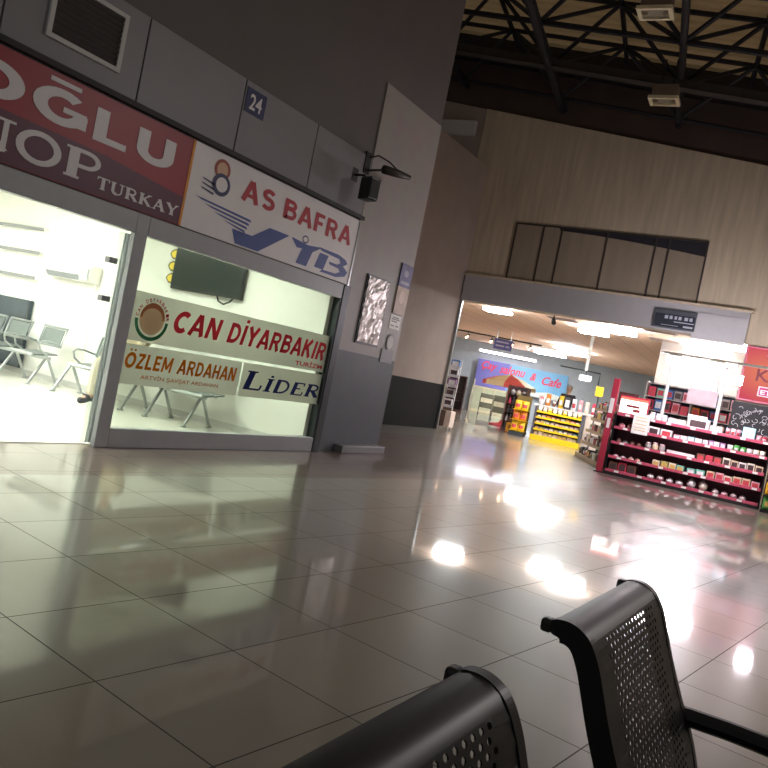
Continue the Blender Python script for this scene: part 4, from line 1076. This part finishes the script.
# dark display on the fascia
o = thing('fascia_display', 'dark rectangular display box on the grey fascia', 'display', fw(4.86, -.11, 3.2), FARROT)
m = MB(); m.b2((-.43, 0, 0), (.43, .4, .06), bev=.005); m.build('housing', mat('slate_box', '4b5058', .4), o)
m = MB(); m.b2((-.4, .03, .06), (.41, .3, .064)); m.build('screen', mat('slate_screen', '343a44', .2), o)
m = MB()
for x0, x1 in ((-.2, -.13), (-.1, -.04), (.0, .05), (.08, .14), (.2, .27), (.3, .36)): m.flat([(x0, .2), (x1, .2), (x1, .27), (x0, .27)], .066)
m.flat([(.0, .14), (.4, .14), (.4, .16), (.0, .16)], .066); m.flat([(-.25, .06), (.1, .06), (.1, .07), (-.25, .07)], .066); m.flat([(.2, .05), (.39, .05), (.39, .09), (.2, .09)], .066)
m.build('pale_marks', mat('display_marks', 'aab0bc', .4), o)

# ================================================================== STOCK OF GOODS
PAL = {k: mat('pack_' + k, v, .45, var=.1, scale=8) for k, v in dict(white='f3eef0', cream='efe4d0', pink='e6a8b4', red='d2405a', brown='7d5546', teal='7fcdbb', green='5fae5a', purple='93689f', yellow='f0c530',
     orange='e08a30', blue='4f82c8', grey='aaa4a4', black='4a4448', lightblue='a8d4e4', beige='ddc8a8', olive='a6a25c').items()}
LABELM = {k: mat('print_' + k, v, .5, var=.3, scale=18) for k, v in dict(white='fafafa', dark='4a3a3c', red='c84a54', gold='d8b868', pink='eec6cc').items()}
def unit_carton():
    q = MB(); q.box((0, 0, .5), (1, 1, 1), bev=.02, mi=0); q.flat if 0 else None
    q.face([(-.38, -.505, .2), (.38, -.505, .2), (.38, -.505, .8), (-.38, -.505, .8)], 1); q.face([(-.38, -.38, 1.004), (.38, -.38, 1.004), (.38, .38, 1.004), (-.38, .38, 1.004)], 1)
    return q
def unit_packet():
    q = MB(); nx, nz = 6, 8; g = {}
    for sd in (-1, 1):
        for i in range(nx + 1):
            for j in range(nz + 1):
                u, v = i / nx, j / nz; b = (math.sin(PI * u) ** .6) * (math.sin(PI * v) ** .5)
                g[sd, i, j] = (u - .5, sd * (.03 + .47 * b), v)
    for sd in (-1, 1):
        for i in range(nx):
            for j in range(nz):
                f = q.face([g[sd, i, j], g[sd, i + 1, j], g[sd, i + 1, j + 1], g[sd, i, j + 1]], 1 if (1 <= i < nx - 1 and 2 <= j < 5 and sd < 0) else 0)
    for i in range(nx):
        for j in (0, nz): q.face([g[-1, i, j], g[-1, i + 1, j], g[1, i + 1, j], g[1, i, j]])
    for j in range(nz):
        for i in (0, nx): q.face([g[-1, i, j], g[-1, i, j + 1], g[1, i, j + 1], g[1, i, j]])
    bmesh.ops.remove_doubles(q.bm, verts=q.bm.verts[:], dist=1e-4); return q
def unit_jar():
    q = MB(); q.lathe([(.42, 0), (.5, .04), (.5, .68), (.38, .78)], n=12); q.lathe([(.42, .78), (.42, .97), (.38, 1.0)], n=12, mi=1); return q
def unit_bag():
    q = MB(); t = bmesh.new(); bmesh.ops.create_icosphere(t, subdivisions=2, radius=.5)
    r = random.Random(3)
    mp = {v: q.V((v.co.x * (1 + r.uniform(-.12, .12)), v.co.y * (1 + r.uniform(-.12, .12)), max(0, v.co.z * (1 + r.uniform(-.15, .2)) + .45))) for v in t.verts}
    for f in t.faces: q.bm.faces.new([mp[v] for v in f.verts]).material_index = 1 if f.calc_center_median().y < -.2 and f.calc_center_median().z > .1 else 0
    t.free(); return q
UNITS = {}
for nm, fn in (('carton', unit_carton), ('snack_packet', unit_packet), ('jar', unit_jar), ('snack_bag', unit_bag)):
    q = fn(); bmesh.ops.recalc_face_normals(q.bm, faces=q.bm.faces[:]); me = bpy.data.meshes.new(nm); q.bm.to_mesh(me); q.bm.free()
    me.materials.append(PAL['white']); me.materials.append(LABELM['white'])
    if nm != 'carton':
        for p in me.polygons: p.use_smooth = True
    UNITS[nm] = me
KINDWORD = dict(carton='carton', snack_packet='packet', jar='jar', snack_bag='bag')
def goods(kind, M, x, y, z, size, col, lab, where, group, rz=0, name=None, label=None):
    o = link(name or kind, UNITS[kind])
    o.matrix_world = M @ Matrix.Translation((x, y, z)) @ Matrix.Rotation(rz, 4, 'Z') @ Matrix.Diagonal((*size, 1))
    for k, mm in ((0, PAL[col]), (1, LABELM[lab])):
        o.material_slots[k].link = 'OBJECT'; o.material_slots[k].material = mm
    tag(o, label or f'{COLW.get(col, col)} {KINDWORD[kind]} {where}', KINDWORD[kind], group)
    return o
COLW = dict(lightblue='light blue')
def frame_m(loc, rz): return Matrix.Translation(loc) @ Matrix.Rotation(rz, 4, 'Z')

# --- red kiosk gondola
G4 = math.radians(3.5)
KL = Vector((-4.05, 15.67, 0)); MK = frame_m(KL, G4)
o = thing('kiosk_gondola', 'long red and black kiosk shelf unit full of sweets and snacks', 'shelf unit', KL, (0, 0, G4))
m = MB(); m.b2((0, .0, 0), (2.84, .5, .06)); m.build('plinth', nearblack, o)
m = MB(); m.b2((0, .42, .06), (2.84, .46, 1.22)); m.build('back_panel', mat('dark_maroon_panel', '7a4c58', .6), o)
for x in (0, 2.81):
    m = MB(); m.b2((x, 0, .06), (x + .03, .46, 1.24), bev=.004); m.build('end_panel', black, o)
SHZ = [.06, .33, .62, .92, 1.19]
for z in SHZ:
    m = MB(); m.b2((.03, .03, z), (2.81, .42, z + .02)); s_ = m.build('shelf', mat('maroon_shelf', '6a3440', .5), o)
    m = MB(); m.b2((.03, .0, z), (2.81, .03, z + .055), bev=.004); m.build('price_rail', mat('pink_red_rail', 'c4566e', .4), s_)
    r = random.Random(int(z * 100)); x = .2
    while x < 2.7:
        m = MB(); m.b2((x, -.004, z + .008), (x + .09, .0, z + .048)); m.build('price_tag', white, s_); x += r.uniform(.25, .5)
o = thing('red_post', 'tall red square post at the left end of the kiosk shelf unit', 'post', KL + Vector((-.1, .05, 0)), (0, 0, G4))
m = MB(); m.b2((-.06, -.05, .02), (.06, .05, 1.9), bev=.006); m.build('post', redm, o)
m = MB(); m.b2((-.09, -.08, 0), (.09, .08, .02)); m.build('foot', nearblack, o)
m = MB(); m.b2((-.05, -.058, 1.2), (.03, -.05, 1.5)); m.b2((-.03, -.058, .9), (.03, -.05, 1.1)); m.build('white_stickers', white, o)
r = random.Random(11)
def row(shelf, z, depth, seq, grp, Mx=MK, y=.05, what='kiosk shelf unit'):
    """seq: (x0, x1, kind, w, h, [colours], label material)"""
    for (x0, x1, kind, w, h, cols, lab) in seq:
        x = x0 + w / 2; i = 0
        while x + w / 2 <= x1 + .01:
            c = cols[i % len(cols)]; hh = h * r.uniform(.9, 1.08)
            goods(kind, Mx, x, y + depth / 2, z, (w * (.76 if kind == 'snack_bag' else .89), depth, hh), c, lab if isinstance(lab, str) else lab[i % len(lab)], f'on the {shelf} shelf of the {what}', grp, rz=r.uniform(-.06, .06))
            x += w; i += 1
row('bottom', .081, .22, [(.06, .6, 'carton', .18, .19, ['brown', 'red', 'brown'], 'dark'), (.78, 1.5, 'snack_bag', .18, .13, ['white', 'pink', 'white'], 'white'), (1.52, 1.96, 'snack_bag', .21, .2, ['white', 'cream'], 'white'), (1.98, 2.75, 'snack_bag', .16, .11, ['white', 'pink', 'grey'], 'pink')], 'goods on the bottom kiosk shelf')
row('second lowest', .351, .2, [(.08, .36, 'snack_bag', .14, .07, ['pink', 'grey'], 'pink'), (.38, .65, 'snack_bag', .13, .08, ['cream', 'beige'], 'red'), (.86, 1.46, 'carton', .15, .13, ['cream', 'olive', 'cream', 'teal'], 'gold'), (1.5, 1.84, 'carton', .165, .12, ['teal'], 'white'), (1.85, 2.78, 'carton', .155, .14, ['beige', 'pink', 'cream', 'beige'], 'red')], 'goods on the second kiosk shelf')
row('middle', .641, .2, [(.08, .6, 'snack_bag', .13, .1, ['brown', 'grey', 'brown'], 'dark'), (.65, 1.05, 'jar', .13, .16, ['grey', 'beige', 'grey'], 'pink'), (1.05, 1.62, 'carton', .57, .09, ['white'], 'white'), (1.62, 2.08, 'carton', .152, .15, ['brown', 'red', 'brown'], 'red'), (2.08, 2.78, 'carton', .14, .15, ['cream', 'beige', 'white'], 'dark')], 'goods on the middle kiosk shelf')
row('fourth', .941, .2, [(.06, .4, 'snack_bag', .17, .12, ['pink', 'beige'], 'red'), (.66, 1.14, 'carton', .23, .17, ['white', 'white'], ['dark', 'red']), (1.14, 1.68, 'carton', .13, .11, ['pink', 'white', 'lightblue', 'white'], 'white'), (1.68, 2.1, 'carton', .1, .12, ['white', 'purple', 'white', 'purple'], 'pink'), (2.1, 2.78, 'snack_packet', .112, .13, ['white', 'green', 'green', 'white', 'cream', 'cream'], 'white')], 'goods on the fourth kiosk shelf')
row('top', 1.215, .22, [(.62, .98, 'jar', .115, .17, ['white'], 'white'), (.98, 1.32, 'carton', .17, .12, ['white', 'cream'], 'pink'), (1.32, 1.75, 'carton', .43, .2, ['white'], 'dark'), (1.75, 1.98, 'carton', .115, .14, ['white', 'cream'], 'white'), (2.02, 2.3, 'snack_packet', .09, .15, ['pink', 'white', 'pink'], 'red'), (2.3, 2.55, 'carton', .24, .21, ['lightblue'], 'white'), (2.55, 2.8, 'snack_packet', .1, .12, ['pink', 'red'], 'pink')], 'goods on the top of the kiosk')
goods('carton', MK, 1.5, .15, 1.42, (.34, .2, .06), 'white', 'white', 'stacked flat on the widest white carton of the kiosk top', None)
o = thing('paper_notice', 'white paper notice hanging on the front of the kiosk shelf unit', 'notice', KL + Vector((.52, .005, .9)), (0, 0, G4))
m = MB(); m.b2((-.15, -.012, 0), (.16, -.008, .4)); m.build('sheet', white, o)
m = MB()
for z in (.32, .26, .19, .12, .07): m.b2((-.1, -.0135, z), (.11, -.012, z + .012))
m.build('print_lines', LABELM['gold'], o)
o = thing('light_box', 'glowing white and red light box on the left end of the kiosk top', 'light box', KL + Vector((.3, .12, 1.245)), (0, 0, G4))
m = MB(); m.b2((-.28, -.04, 0), (.28, .1, .36), bev=.01); m.build('housing', redm, o)
m = MB(); m.b2((-.26, -.046, .02), (.26, -.04, .28)); m.build('lit_face', E_WHITEBOX, o)
m = MB(); m.b2((-.26, -.048, .28), (.26, -.04, .33)); m.build('lit_top', E_BOXRED, o)
m = MB(); m.b2((-.14, -.05, .14), (.12, -.046, .19)); m.b2((.0, -.05, .06), (.14, -.046, .12)); m.build('picture', mat('wine_print', '8a3038', .5), o)

# --- kiosk lamps on two white posts, back shelves, sign and chalkboard
for (x, y, w_) in ((-3.4, 16.75, 'left'), (-2.36, 16.75, 'right')):
    o = thing('lamp_post', f'thin white post behind the kiosk shelf unit, {w_} of two', 'post', (x, y, 0))
    m = MB(); m.tube([(0, 0, .01), (0, 0, 2.54)], .035, 10); m.lathe([(.12, 0), (.12, .015), (.04, .03)], n=12); m.build('post', white, o)
o = thing('kiosk_lamp_bar', 'row of dazzling white lamps on arms over the front of the kiosk', 'lamp', (-2.45, 14.7, 2.46))
m = MB(); m.b2((-.75, -.02, .0), (1.75, .02, .04)); m.tube([(-.65, 0, .02), (-.95, 2.0, .05)], .018, 8); m.tube([(.55, 0, .02), (.09, 2.0, .05)], .018, 8); m.build('bar', white, o)
for x, z in ((-.52, -.2), (-.22, -.26), (.22, -.2), (.55, -.36), (1.57, -.1)):
    m = MB(); m.tube([(x, 0, .02), (x, 0, z + .17)], .012, 6); m.b2((x - .13, -.05, z + .165), (x + .13, .05, z + .19), bev=.008); hd = m.build('lamp_head', white, o)
    m = MB(); m.b2((x - .12, -.05, z + .005), (x + .12, .05, z + .165), bev=.03); m.build('lens', E_KIOSK, hd)
o = thing('stock_shelves', 'tall shelves of packets behind the kiosk counter', 'shelf unit', (-3.0, 18.6, 0), (0, 0, G4))
m = MB(); m.b2((-1.2, .2, 0), (1.3, .24, 2.1)); m.b2((-1.2, -.15, 0), (1.3, .2, .08)); m.build('back_panel', mat('dark_blue_panel', '2f3a52', .6), o)
for x in (-1.2, -.2, 1.27):
    m = MB(); m.b2((x, -.15, .08), (x + .03, .2, 2.1)); m.build('upright', greywhite, o)
for z in (.8, 1.15, 1.45, 1.75, 2.05):
    m = MB(); m.b2((-1.17, -.15, z), (1.27, .2, z + .02)); m.build('shelf', greywhite, o)
MS = frame_m((-3.0, 18.6, 0), G4)
for z, cols in ((1.172, ['black', 'blue', 'black', 'grey']), (1.472, ['red', 'blue', 'red', 'pink', 'red', 'orange']), (1.772, ['red', 'teal', 'blue', 'grey', 'pink'])):
    for k in range(12):
        x = -1.06 + k * .19 + (.05 if k > 4 else 0); c = cols[k % len(cols)]
        goods('carton', MS, x, -.02, z, (.16, .16, r.uniform(.2, .25)), c, r.choice(['dark', 'white', 'red']), f'on the {"lower" if z < 1.3 else "middle" if z < 1.6 else "upper"} visible row of the stock shelves', 'cartons on the stock shelves')
o = thing('hanging_price_board', 'pale board hanging between the two kiosk posts', 'board', (-2.75, 17.0, 1.72))
m = MB(); m.b2((-.28, -.01, 0), (.3, .01, .32)); m.build('panel', mat('pale_lilac', 'cfc0c6', .6), o)
m = MB(); m.tube([(-.25, 0, .32), (-.25, -.2, .68)], .006, 6); m.tube([(.27, 0, .32), (.27, -.2, .68)], .006, 6); m.build('cord', steel, o)

o = thing('chocolate_sign', 'red lit sign with KA lettering and a small white ETİ badge', 'sign', fw(7.2, -.1, 1.98), FARROT)
m = MB(); m.b2((-.86, 0, -.06), (.4, 1.12, .04), bev=.008); m.build('housing', mat('pink_metal', 'c86a80', .4), o)
m = MB(); m.b2((-.82, .04, .04), (.36, 1.08, .045)); m.build('lit_face', E_REDSIGN, o)
word('KA', (-.58, .44, -.12, .68), mat('sign_maroon', '7a1c30', .5), o, .049, bold=.02)
m = MB(); m.b2((-.5, .14, .045), (-.12, .34, .05), bev=.01); m.build('badge', mat('badge_white', 'f4e6ee', .5), o)
m = MB(); m.b2((-.475, .16, .05), (-.145, .32, .052), bev=.005); m.build('badge_field', mat('badge_magenta', 'c03a78', .5), o)
word('ETİ', (-.45, .18, -.17, .305), mat('badge_letter', 'fbf2f6', .5), o, .0535, bold=.03)
m = MB(); m.flat([(-.46, .98), (-.1, 1.0), (-.3, .78), (-.42, .84)], .049); m.build('wing_print', mat('sign_lilac', 'a070a8', .5), o)
m = MB(); m.flat([(-.16, .84), (.2, .9), (.2, 1.02), (-.1, .96)], .049); m.build('white_print', mat('sign_pale', 'f6dcd6', .5), o)
o = thing('chalkboard', 'black menu board covered in white chalk drawings under the red sign', 'chalkboard', fw(7.1, -.04, 1.0), FARROT)
m = MB(); m.b2((-.8, 0, -.02), (.9, .95, .02)); m.build('board', mat('slate_black', '26282c', .6), o)
m = MB(); rr = random.Random(5)
for k in range(70):
    cx, cy = rr.uniform(-.72, .8), rr.uniform(.08, .88)
    a = rr.uniform(0, 360); sx, sy = rr.uniform(.02, .06), rr.uniform(.015, .05)
    P = arc(cx, cy, sx, sy, a, a + rr.uniform(120, 330), 8); Q = arc(cx, cy, sx * .72, sy * .68, a, a + 200, 8)
    for i in range(8):
        p0, p1 = Vector(P[i]), Vector(P[i + 1]); n_ = (p1 - p0); n_ = Vector((-n_.y, n_.x)).normalized() * .005
        m.flat([tuple(p0 - n_), tuple(p1 - n_), tuple(p1 + n_), tuple(p0 + n_)], .0215)
m.build('chalk_drawing', mat('chalk', 'd6d6da', .9), o)

# snack stand cut by the right edge
o = thing('snack_stand', 'narrow stand of yellow and green snack packets beside the right end of the kiosk unit', 'stand', (-.98, 15.72, 0), (0, 0, G4))
m = MB(); m.b2((-.2, .18, 0), (.5, .22, 1.0)); m.b2((-.2, -.2, 0), (.5, .18, .05)); m.build('frame', black, o)
for z in (.3, .58):
    m = MB(); m.b2((-.2, -.2, z), (.5, .18, z + .015)); m.build('shelf', black, o)
MSN = frame_m((-.98, 15.72, 0), G4)
for z, c, w_ in ((.051, 'green', 'lowest'), (.316, 'yellow', 'middle'), (.596, 'beige', 'top')):
    for k in range(3): goods('snack_packet', MSN, -.08 + k * .22, -.08, z, (.2, .12, .24), c, 'red' if c == 'yellow' else 'gold', f'on the {w_} shelf of the narrow snack stand', 'packets on the narrow snack stand')

# --- snack rack running back from the red post
RA, RB = Vector((-4.42, 16.5, 0)), Vector((-5.62, 18.8, 0)); RD = (RB - RA).normalized(); RZ = math.atan2(-RD.y, -RD.x)
RL = (RB - RA).length
ro = RB; MR = frame_m(RB, RZ)
o = thing('snack_rack', 'brown tiered snack rack running back from the red post', 'rack', RB, (0, 0, RZ))
m = MB(); m.b2((0, 0, 0), (RL, .55, .07)); m.build('base', mat('beige_base', 'a08c74', .6), o)
m = MB(); m.b2((0, .5, .07), (RL, .55, 1.45)); m.build('back_panel', mat('tan_panel', '8a725e', .6, var=.1), o)
tiers = [(.07, .0), (.37, .08), (.66, .15), (.95, .22), (1.2, .28)]
for z, y in tiers:
    m = MB(); m.b2((.02, y, z), (RL - .02, .5, z + .02)); s_ = m.build('shelf', brownm, o)
    m = MB(); m.b2((.02, y - .012, z - .01), (RL - .02, y, z + .06)); m.build('price_rail', mat('tan_rail', 'b09a7e', .5), s_)
for k in range(5):
    m = MB(); x = k * (RL - .03) / 4; m.b2((x, .47, .07), (x + .03, .5, 1.45)); m.build('upright', nearblack, o)
tn = ['lowest', 'second', 'third', 'fourth', 'top']
for ti, (z, y) in enumerate(tiers):
    for k in range(13):
        x = .16 + k * (RL - .32) / 12
        c = r.choice([['grey', 'brown', 'cream', 'black'], ['brown', 'grey', 'white', 'beige'], ['olive', 'grey', 'cream', 'brown'], ['yellow', 'grey', 'olive', 'brown'], ['cream', 'red', 'pink', 'brown', 'lightblue']][ti])
        kd = 'carton' if r.random() < .35 else 'snack_packet'
        goods(kd, MR, x, y + .1, z + .023, (.155, .12, r.uniform(.16, .2)), c, r.choice(['white', 'dark', 'gold', 'red']), f'on the {tn[ti]} tier of the brown snack rack', 'goods on the brown snack rack', rz=r.uniform(-.15, .15))
o = thing('standee', 'blue and white advertising card above the back end of the brown snack rack', 'advertisement', MR @ Vector((.1, .95, 0)), (0, 0, 0))
m = MB(); m.b2((-.2, -.01, .02), (.2, .01, 1.72)); m.build('card', mat('ice_blue_card', 'b4cfe6', .5, var=.2), o)
m = MB(); m.b2((-.2, -.1, 0), (.2, .1, .02)); m.build('foot', greywhite, o)
o = thing('card_stand', 'dark red picture stand close behind the red post', 'stand', (-4.62, 18.75, 0), (0, 0, .1))
m = MB(); m.b2((-.22, .0, .02), (.22, .04, 1.75)); m.build('board', mat('maroon_print', '6e4044', .5, var=.35, scale=8), o)
m = MB(); m.b2((-.22, -.12, 0), (.22, .16, .02)); m.build('foot', nearblack, o)

# --- yellow gondola
YL = Vector((-7.95, 21.85, 0)); YZ = math.radians(10); MY = frame_m(YL, YZ)
o = thing('yellow_gondola', 'low yellow shelf unit stocked with small packets', 'shelf unit', YL, (0, 0, YZ))
YW = 1.42
m = MB(); m.b2((0, 0, 0), (YW, .5, .16), bev=.005); m.build('plinth', yellowm, o)
m = MB(); m.b2((0, .44, .16), (YW, .48, .95)); m.build('back_panel', mat('dark_grey_panel', '3a3630', .6), o)
for x in (0, YW - .06):
    m = MB(); m.b2((x, .0, .16), (x + .06, .48, .98), bev=.004); m.build('end_panel', mat('slate_end', '4a4a52', .5), o)
for z in (.3, .48, .65, .82):
    m = MB(); m.b2((.06, .05, z), (YW - .06, .44, z + .015)); s_ = m.build('shelf', yellowm, o)
    m = MB(); m.b2((.06, .02, z - .01), (YW - .06, .05, z + .045), bev=.003); m.build('price_rail', yellowm, s_)
for z, w_, cols in ((.161, 'lowest', ['grey', 'white', 'beige']), (.316, 'second', ['purple', 'grey', 'blue']), (.496, 'third', ['pink', 'white', 'grey', 'purple']), (.666, 'fourth', ['brown', 'grey', 'orange', 'red'])):
    for k in range(9): goods('carton', MY, .14 + k * .14, .2, z, (.12, .2, r.uniform(.075, .1)), cols[k % len(cols)], r.choice(['white', 'pink', 'gold']), f'on the {w_} shelf of the yellow shelf unit', 'small goods on the yellow shelf unit')
for k in range(9): goods('snack_bag', MY, .12 + k * .145, .2, .836, (.115, .2, r.uniform(.15, .2)), ['white', 'cream', 'yellow'][k % 3], 'white', 'heaped on top of the yellow shelf unit', 'bags heaped on the yellow shelf unit')
o = thing('rear_counter', 'pale counter piled with colourful goods behind the yellow shelf unit', 'counter', YL + Vector((.0, .85, 0)), (0, 0, YZ))
m = MB(); m.b2((-.3, 0, 0), (YW + .3, .5, 1.0), bev=.01); m.build('body', palewood, o)
m = MB(); m.b2((-.34, -.04, 1.0), (YW + .34, .54, 1.04)); m.build('worktop', white, o)
MC = frame_m(YL + Vector((0, .85, 0)), YZ)
for k in range(10):
    kd, c, w, h = [('snack_bag', 'white', .26, .3), ('snack_packet', 'orange', .2, .36), ('snack_bag', 'brown', .2, .2), ('snack_packet', 'yellow', .2, .38), ('carton', 'black', .24, .36), ('snack_packet', 'white', .2, .36), ('snack_packet', 'pink', .18, .36), ('snack_packet', 'cream', .2, .34), ('snack_packet', 'red', .16, .33), ('snack_bag', 'pink', .22, .24)][k]
    goods(kd, MC, -.18 + k * .195, .2, 1.041, (w * .68, .2, h), c, 'white' if c != 'white' else 'red', ['at the left end', 'beside the white bag', 'between orange and yellow packets', 'left of the black carton', 'standing upright', 'right of the black carton', 'beside the cream packet', 'between pink and red packets', 'near the right end', 'at the right end'][k] + ' of the pale rear counter', 'goods on the pale rear counter')
person('person in dark clothes with pale hair standing behind the pale rear counter', tuple(cw(5.86, -13, 0)), math.radians(30), False, mat('navy_jacket', '23242e', .8), mat('dark_trousers', '2a2a30', .8), mat('silver_hair', 'c8c4c0', .6), mat('black_shoe', '17161a', .4))

# --- yellow dispenser and drink rack, parasol stand
o = thing('snack_tower', 'yellow snack tower left of the yellow shelf unit', 'stand', (-8.35, 21.9, 0), (0, 0, YZ))
m = MB(); m.b2((-.25, -.2, 0), (.2, .25, .12)); m.build('base', darkalum, o)
m = MB(); m.b2((-.25, .2, .12), (.2, .25, 1.2)); m.build('back_panel', mat('olive_panel', '6a5a30', .6), o)
for z in (.14, .45, .76):
    m = MB(); m.b2((-.25, -.18, z), (.2, .2, z + .015)); m.build('shelf', yellowm, o)
MT = frame_m((-8.35, 21.9, 0), YZ)
for z, c, w_ in ((.156, 'yellow', 'lowest'), (.466, 'orange', 'middle'), (.776, 'yellow', 'top')):
    for k in range(2): goods('snack_packet', MT, -.13 + k * .21, -.02, z, (.2, .16, .27), c, 'red', f'on the {w_} shelf of the yellow snack tower', 'packets on the yellow snack tower')
o = thing('bottle_rack', 'dark rack of bottles beside the red parasol', 'rack', (-9.22, 23.6, 0), (0, 0, YZ))
m = MB(); m.b2((-.32, .2, 0), (.32, .24, 1.45)); m.b2((-.32, -.2, 0), (.32, .2, .06)); m.build('back_panel', mat('plum_panel', '47323a', .6), o)
for x in (-.32, .29):
    m = MB(); m.b2((x, -.2, .06), (x + .03, .2, 1.45)); m.build('upright', mat('rust_upright', '6e4a3c', .5), o)
for z in (.3, .58, .86, 1.14):
    m = MB(); m.b2((-.29, -.2, z), (.29, .2, z + .015)); m.build('shelf', brownm, o)
q = MB(); q.lathe([(.36, 0), (.5, .03), (.5, .55), (.2, .75), (.17, .88)], n=12); q.lathe([(.2, .88), (.2, 1.0)], n=12, mi=1)
bmesh.ops.recalc_face_normals(q.bm, faces=q.bm.faces[:]); me = bpy.data.meshes.new('bottle'); q.bm.to_mesh(me); q.bm.free(); me.materials.append(PAL['white']); me.materials.append(LABELM['white']); UNITS['bottle'] = me; KINDWORD['bottle'] = 'bottle'
MBt = frame_m((-9.22, 23.6, 0), YZ)
for z, w_ in ((.061, 'lowest'), (.316, 'second'), (.596, 'third'), (.876, 'fourth')):
    for k in range(5): goods('bottle', MBt, -.22 + k * .11, -.06, z, (.085, .085, .21), r.choice(['brown', 'black', 'red', 'grey']), r.choice(['white', 'red', 'gold']), f'on the {w_} shelf of the dark bottle rack', 'bottles on the dark rack')
for k in range(3): goods('snack_bag', MBt, -.18 + k * .18, 0, 1.156, (.16, .2, .2), ['grey', 'beige', 'black'][k], 'white', 'on the top shelf of the dark bottle rack', 'bags on the dark rack')
o = thing('orange_crate', 'small yellow and orange crate on the floor below the red parasol', 'crate', (-8.85, 22.75, 0), (0, 0, YZ))
m = MB(); m.b2((-.2, -.15, .02), (.2, .15, .3), bev=.01); m.build('box', mat('amber_box', 'e0a02c', .5, var=.15), o)
m = MB(); m.b2((-.2, -.17, 0), (.2, .15, .02)); m.b2((-.12, -.156, .1), (.12, -.15, .24)); m.build('print', mat('amber_print', '9a5a20', .5), o)

o = thing('parasol', 'red and cream parasol with lights on a red round foot', 'parasol', (-10.42, 25.6, 0))
m = MB(); m.lathe([(.42, 0), (.42, .04), (.1, .1), (.05, .2)], n=24); m.build('base', mat('bright_red', 'e0243c', .4), o)
m = MB(); m.tube([(0, 0, .1), (0, 0, 1.82)], .03, 10); m.build('pole', steel, o)
q = MB(); n = 8; R0 = .95
for k in range(n):
    a0, a1 = 2 * PI * k / n + .2, 2 * PI * (k + 1) / n + .2
    p0 = (R0 * math.cos(a0), R0 * math.sin(a0), 1.5); p1 = (R0 * math.cos(a1), R0 * math.sin(a1), 1.5)
    h0 = (R0 * .5 * math.cos(a0), R0 * .5 * math.sin(a0), 1.7); h1 = (R0 * .5 * math.cos(a1), R0 * .5 * math.sin(a1), 1.7)
    mi = k % 2
    q.face([p0, p1, h1, h0], mi); q.face([h0, h1, (0, 0, 1.83)], mi); q.face([p0, p1, (p1[0], p1[1], 1.36), (p0[0], p0[1], 1.36)], mi)
bmesh.ops.remove_doubles(q.bm, verts=q.bm.verts[:], dist=1e-4)
k_ = q.build('canopy', [mat('parasol_red', 'e6584e', .6), mat('parasol_cream', 'f4dca8', .6)], o); k_.modifiers.new('cloth', 'SOLIDIFY').thickness = .006
for k in range(n):
    a = 2 * PI * k / n + .2
    m = MB(); m.tube([(0, 0, 1.8), (R0 * .5 * math.cos(a), R0 * .5 * math.sin(a), 1.68), (R0 * .98 * math.cos(a), R0 * .98 * math.sin(a), 1.49)], .01, 6); m.build('rib', steel, o)
o = thing('parasol_pole', 'thin pale pole standing beside the parasol pole', 'pole', (-11.5, 25.1, 0))
m = MB(); m.tube([(0, 0, .0), (0, 0, 1.45)], .025, 8); m.lathe([(.1, 0), (.1, .02)], n=12); m.build('pole', offwhite, o)

# --- leaflet rack at the left jamb
o = thing('leaflet_rack', 'narrow white leaflet rack at the left side of the opening', 'rack', (-8.5, 17.25, 0), (0, 0, A5))
m = MB(); m.tube([(-.13, .05, .48), (-.13, .1, 1.75)], .012, 6); m.tube([(.13, .05, .48), (.13, .1, 1.75)], .012, 6); m.build('upright', white, o)
m = MB(); m.b2((-.17, -.14, .08), (.05, .16, .47), bev=.006); m.build('brown_box', mat('brown_box', '6e584c', .6), o)
m = MB(); m.b2((.05, -.14, .08), (.2, .16, .47), bev=.006); m.build('white_box', mat('peach_white', 'e8d4c6', .6), o)
m = MB()
for x in (-.14, .17): m.tube([(x, -.1, 0), (x, -.1, .09)], .015, 6); m.tube([(x, .12, 0), (x, .12, .09)], .015, 6)
m.build('leg', white, o)
ML = frame_m((-8.5, 17.25, 0), A5)
for k, (c, z) in enumerate((('white', .55), ('grey', .8), ('purple', 1.05), ('white', 1.3), ('blue', 1.52))):
    m = MB(); m.b2((-.14, -.02, z), (.14, .06, z + .02)); m.b2((-.14, -.025, z), (.14, -.02, z + .07)); m.build('pocket', mat('clear_pocket', 'd8d8dc', .3), o)
    goods('carton', ML, 0, .02, z + .021, (.22, .05, .19), c, r.choice(['white', 'dark', 'gold']), f'in the {["lowest", "second", "middle", "fourth", "top"][k]} pocket of the leaflet rack', 'leaflets in the rack', name='leaflet_bundle', label=f'{c} leaflet bundle in the {["lowest", "second", "middle", "fourth", "top"][k]} pocket of the leaflet rack')
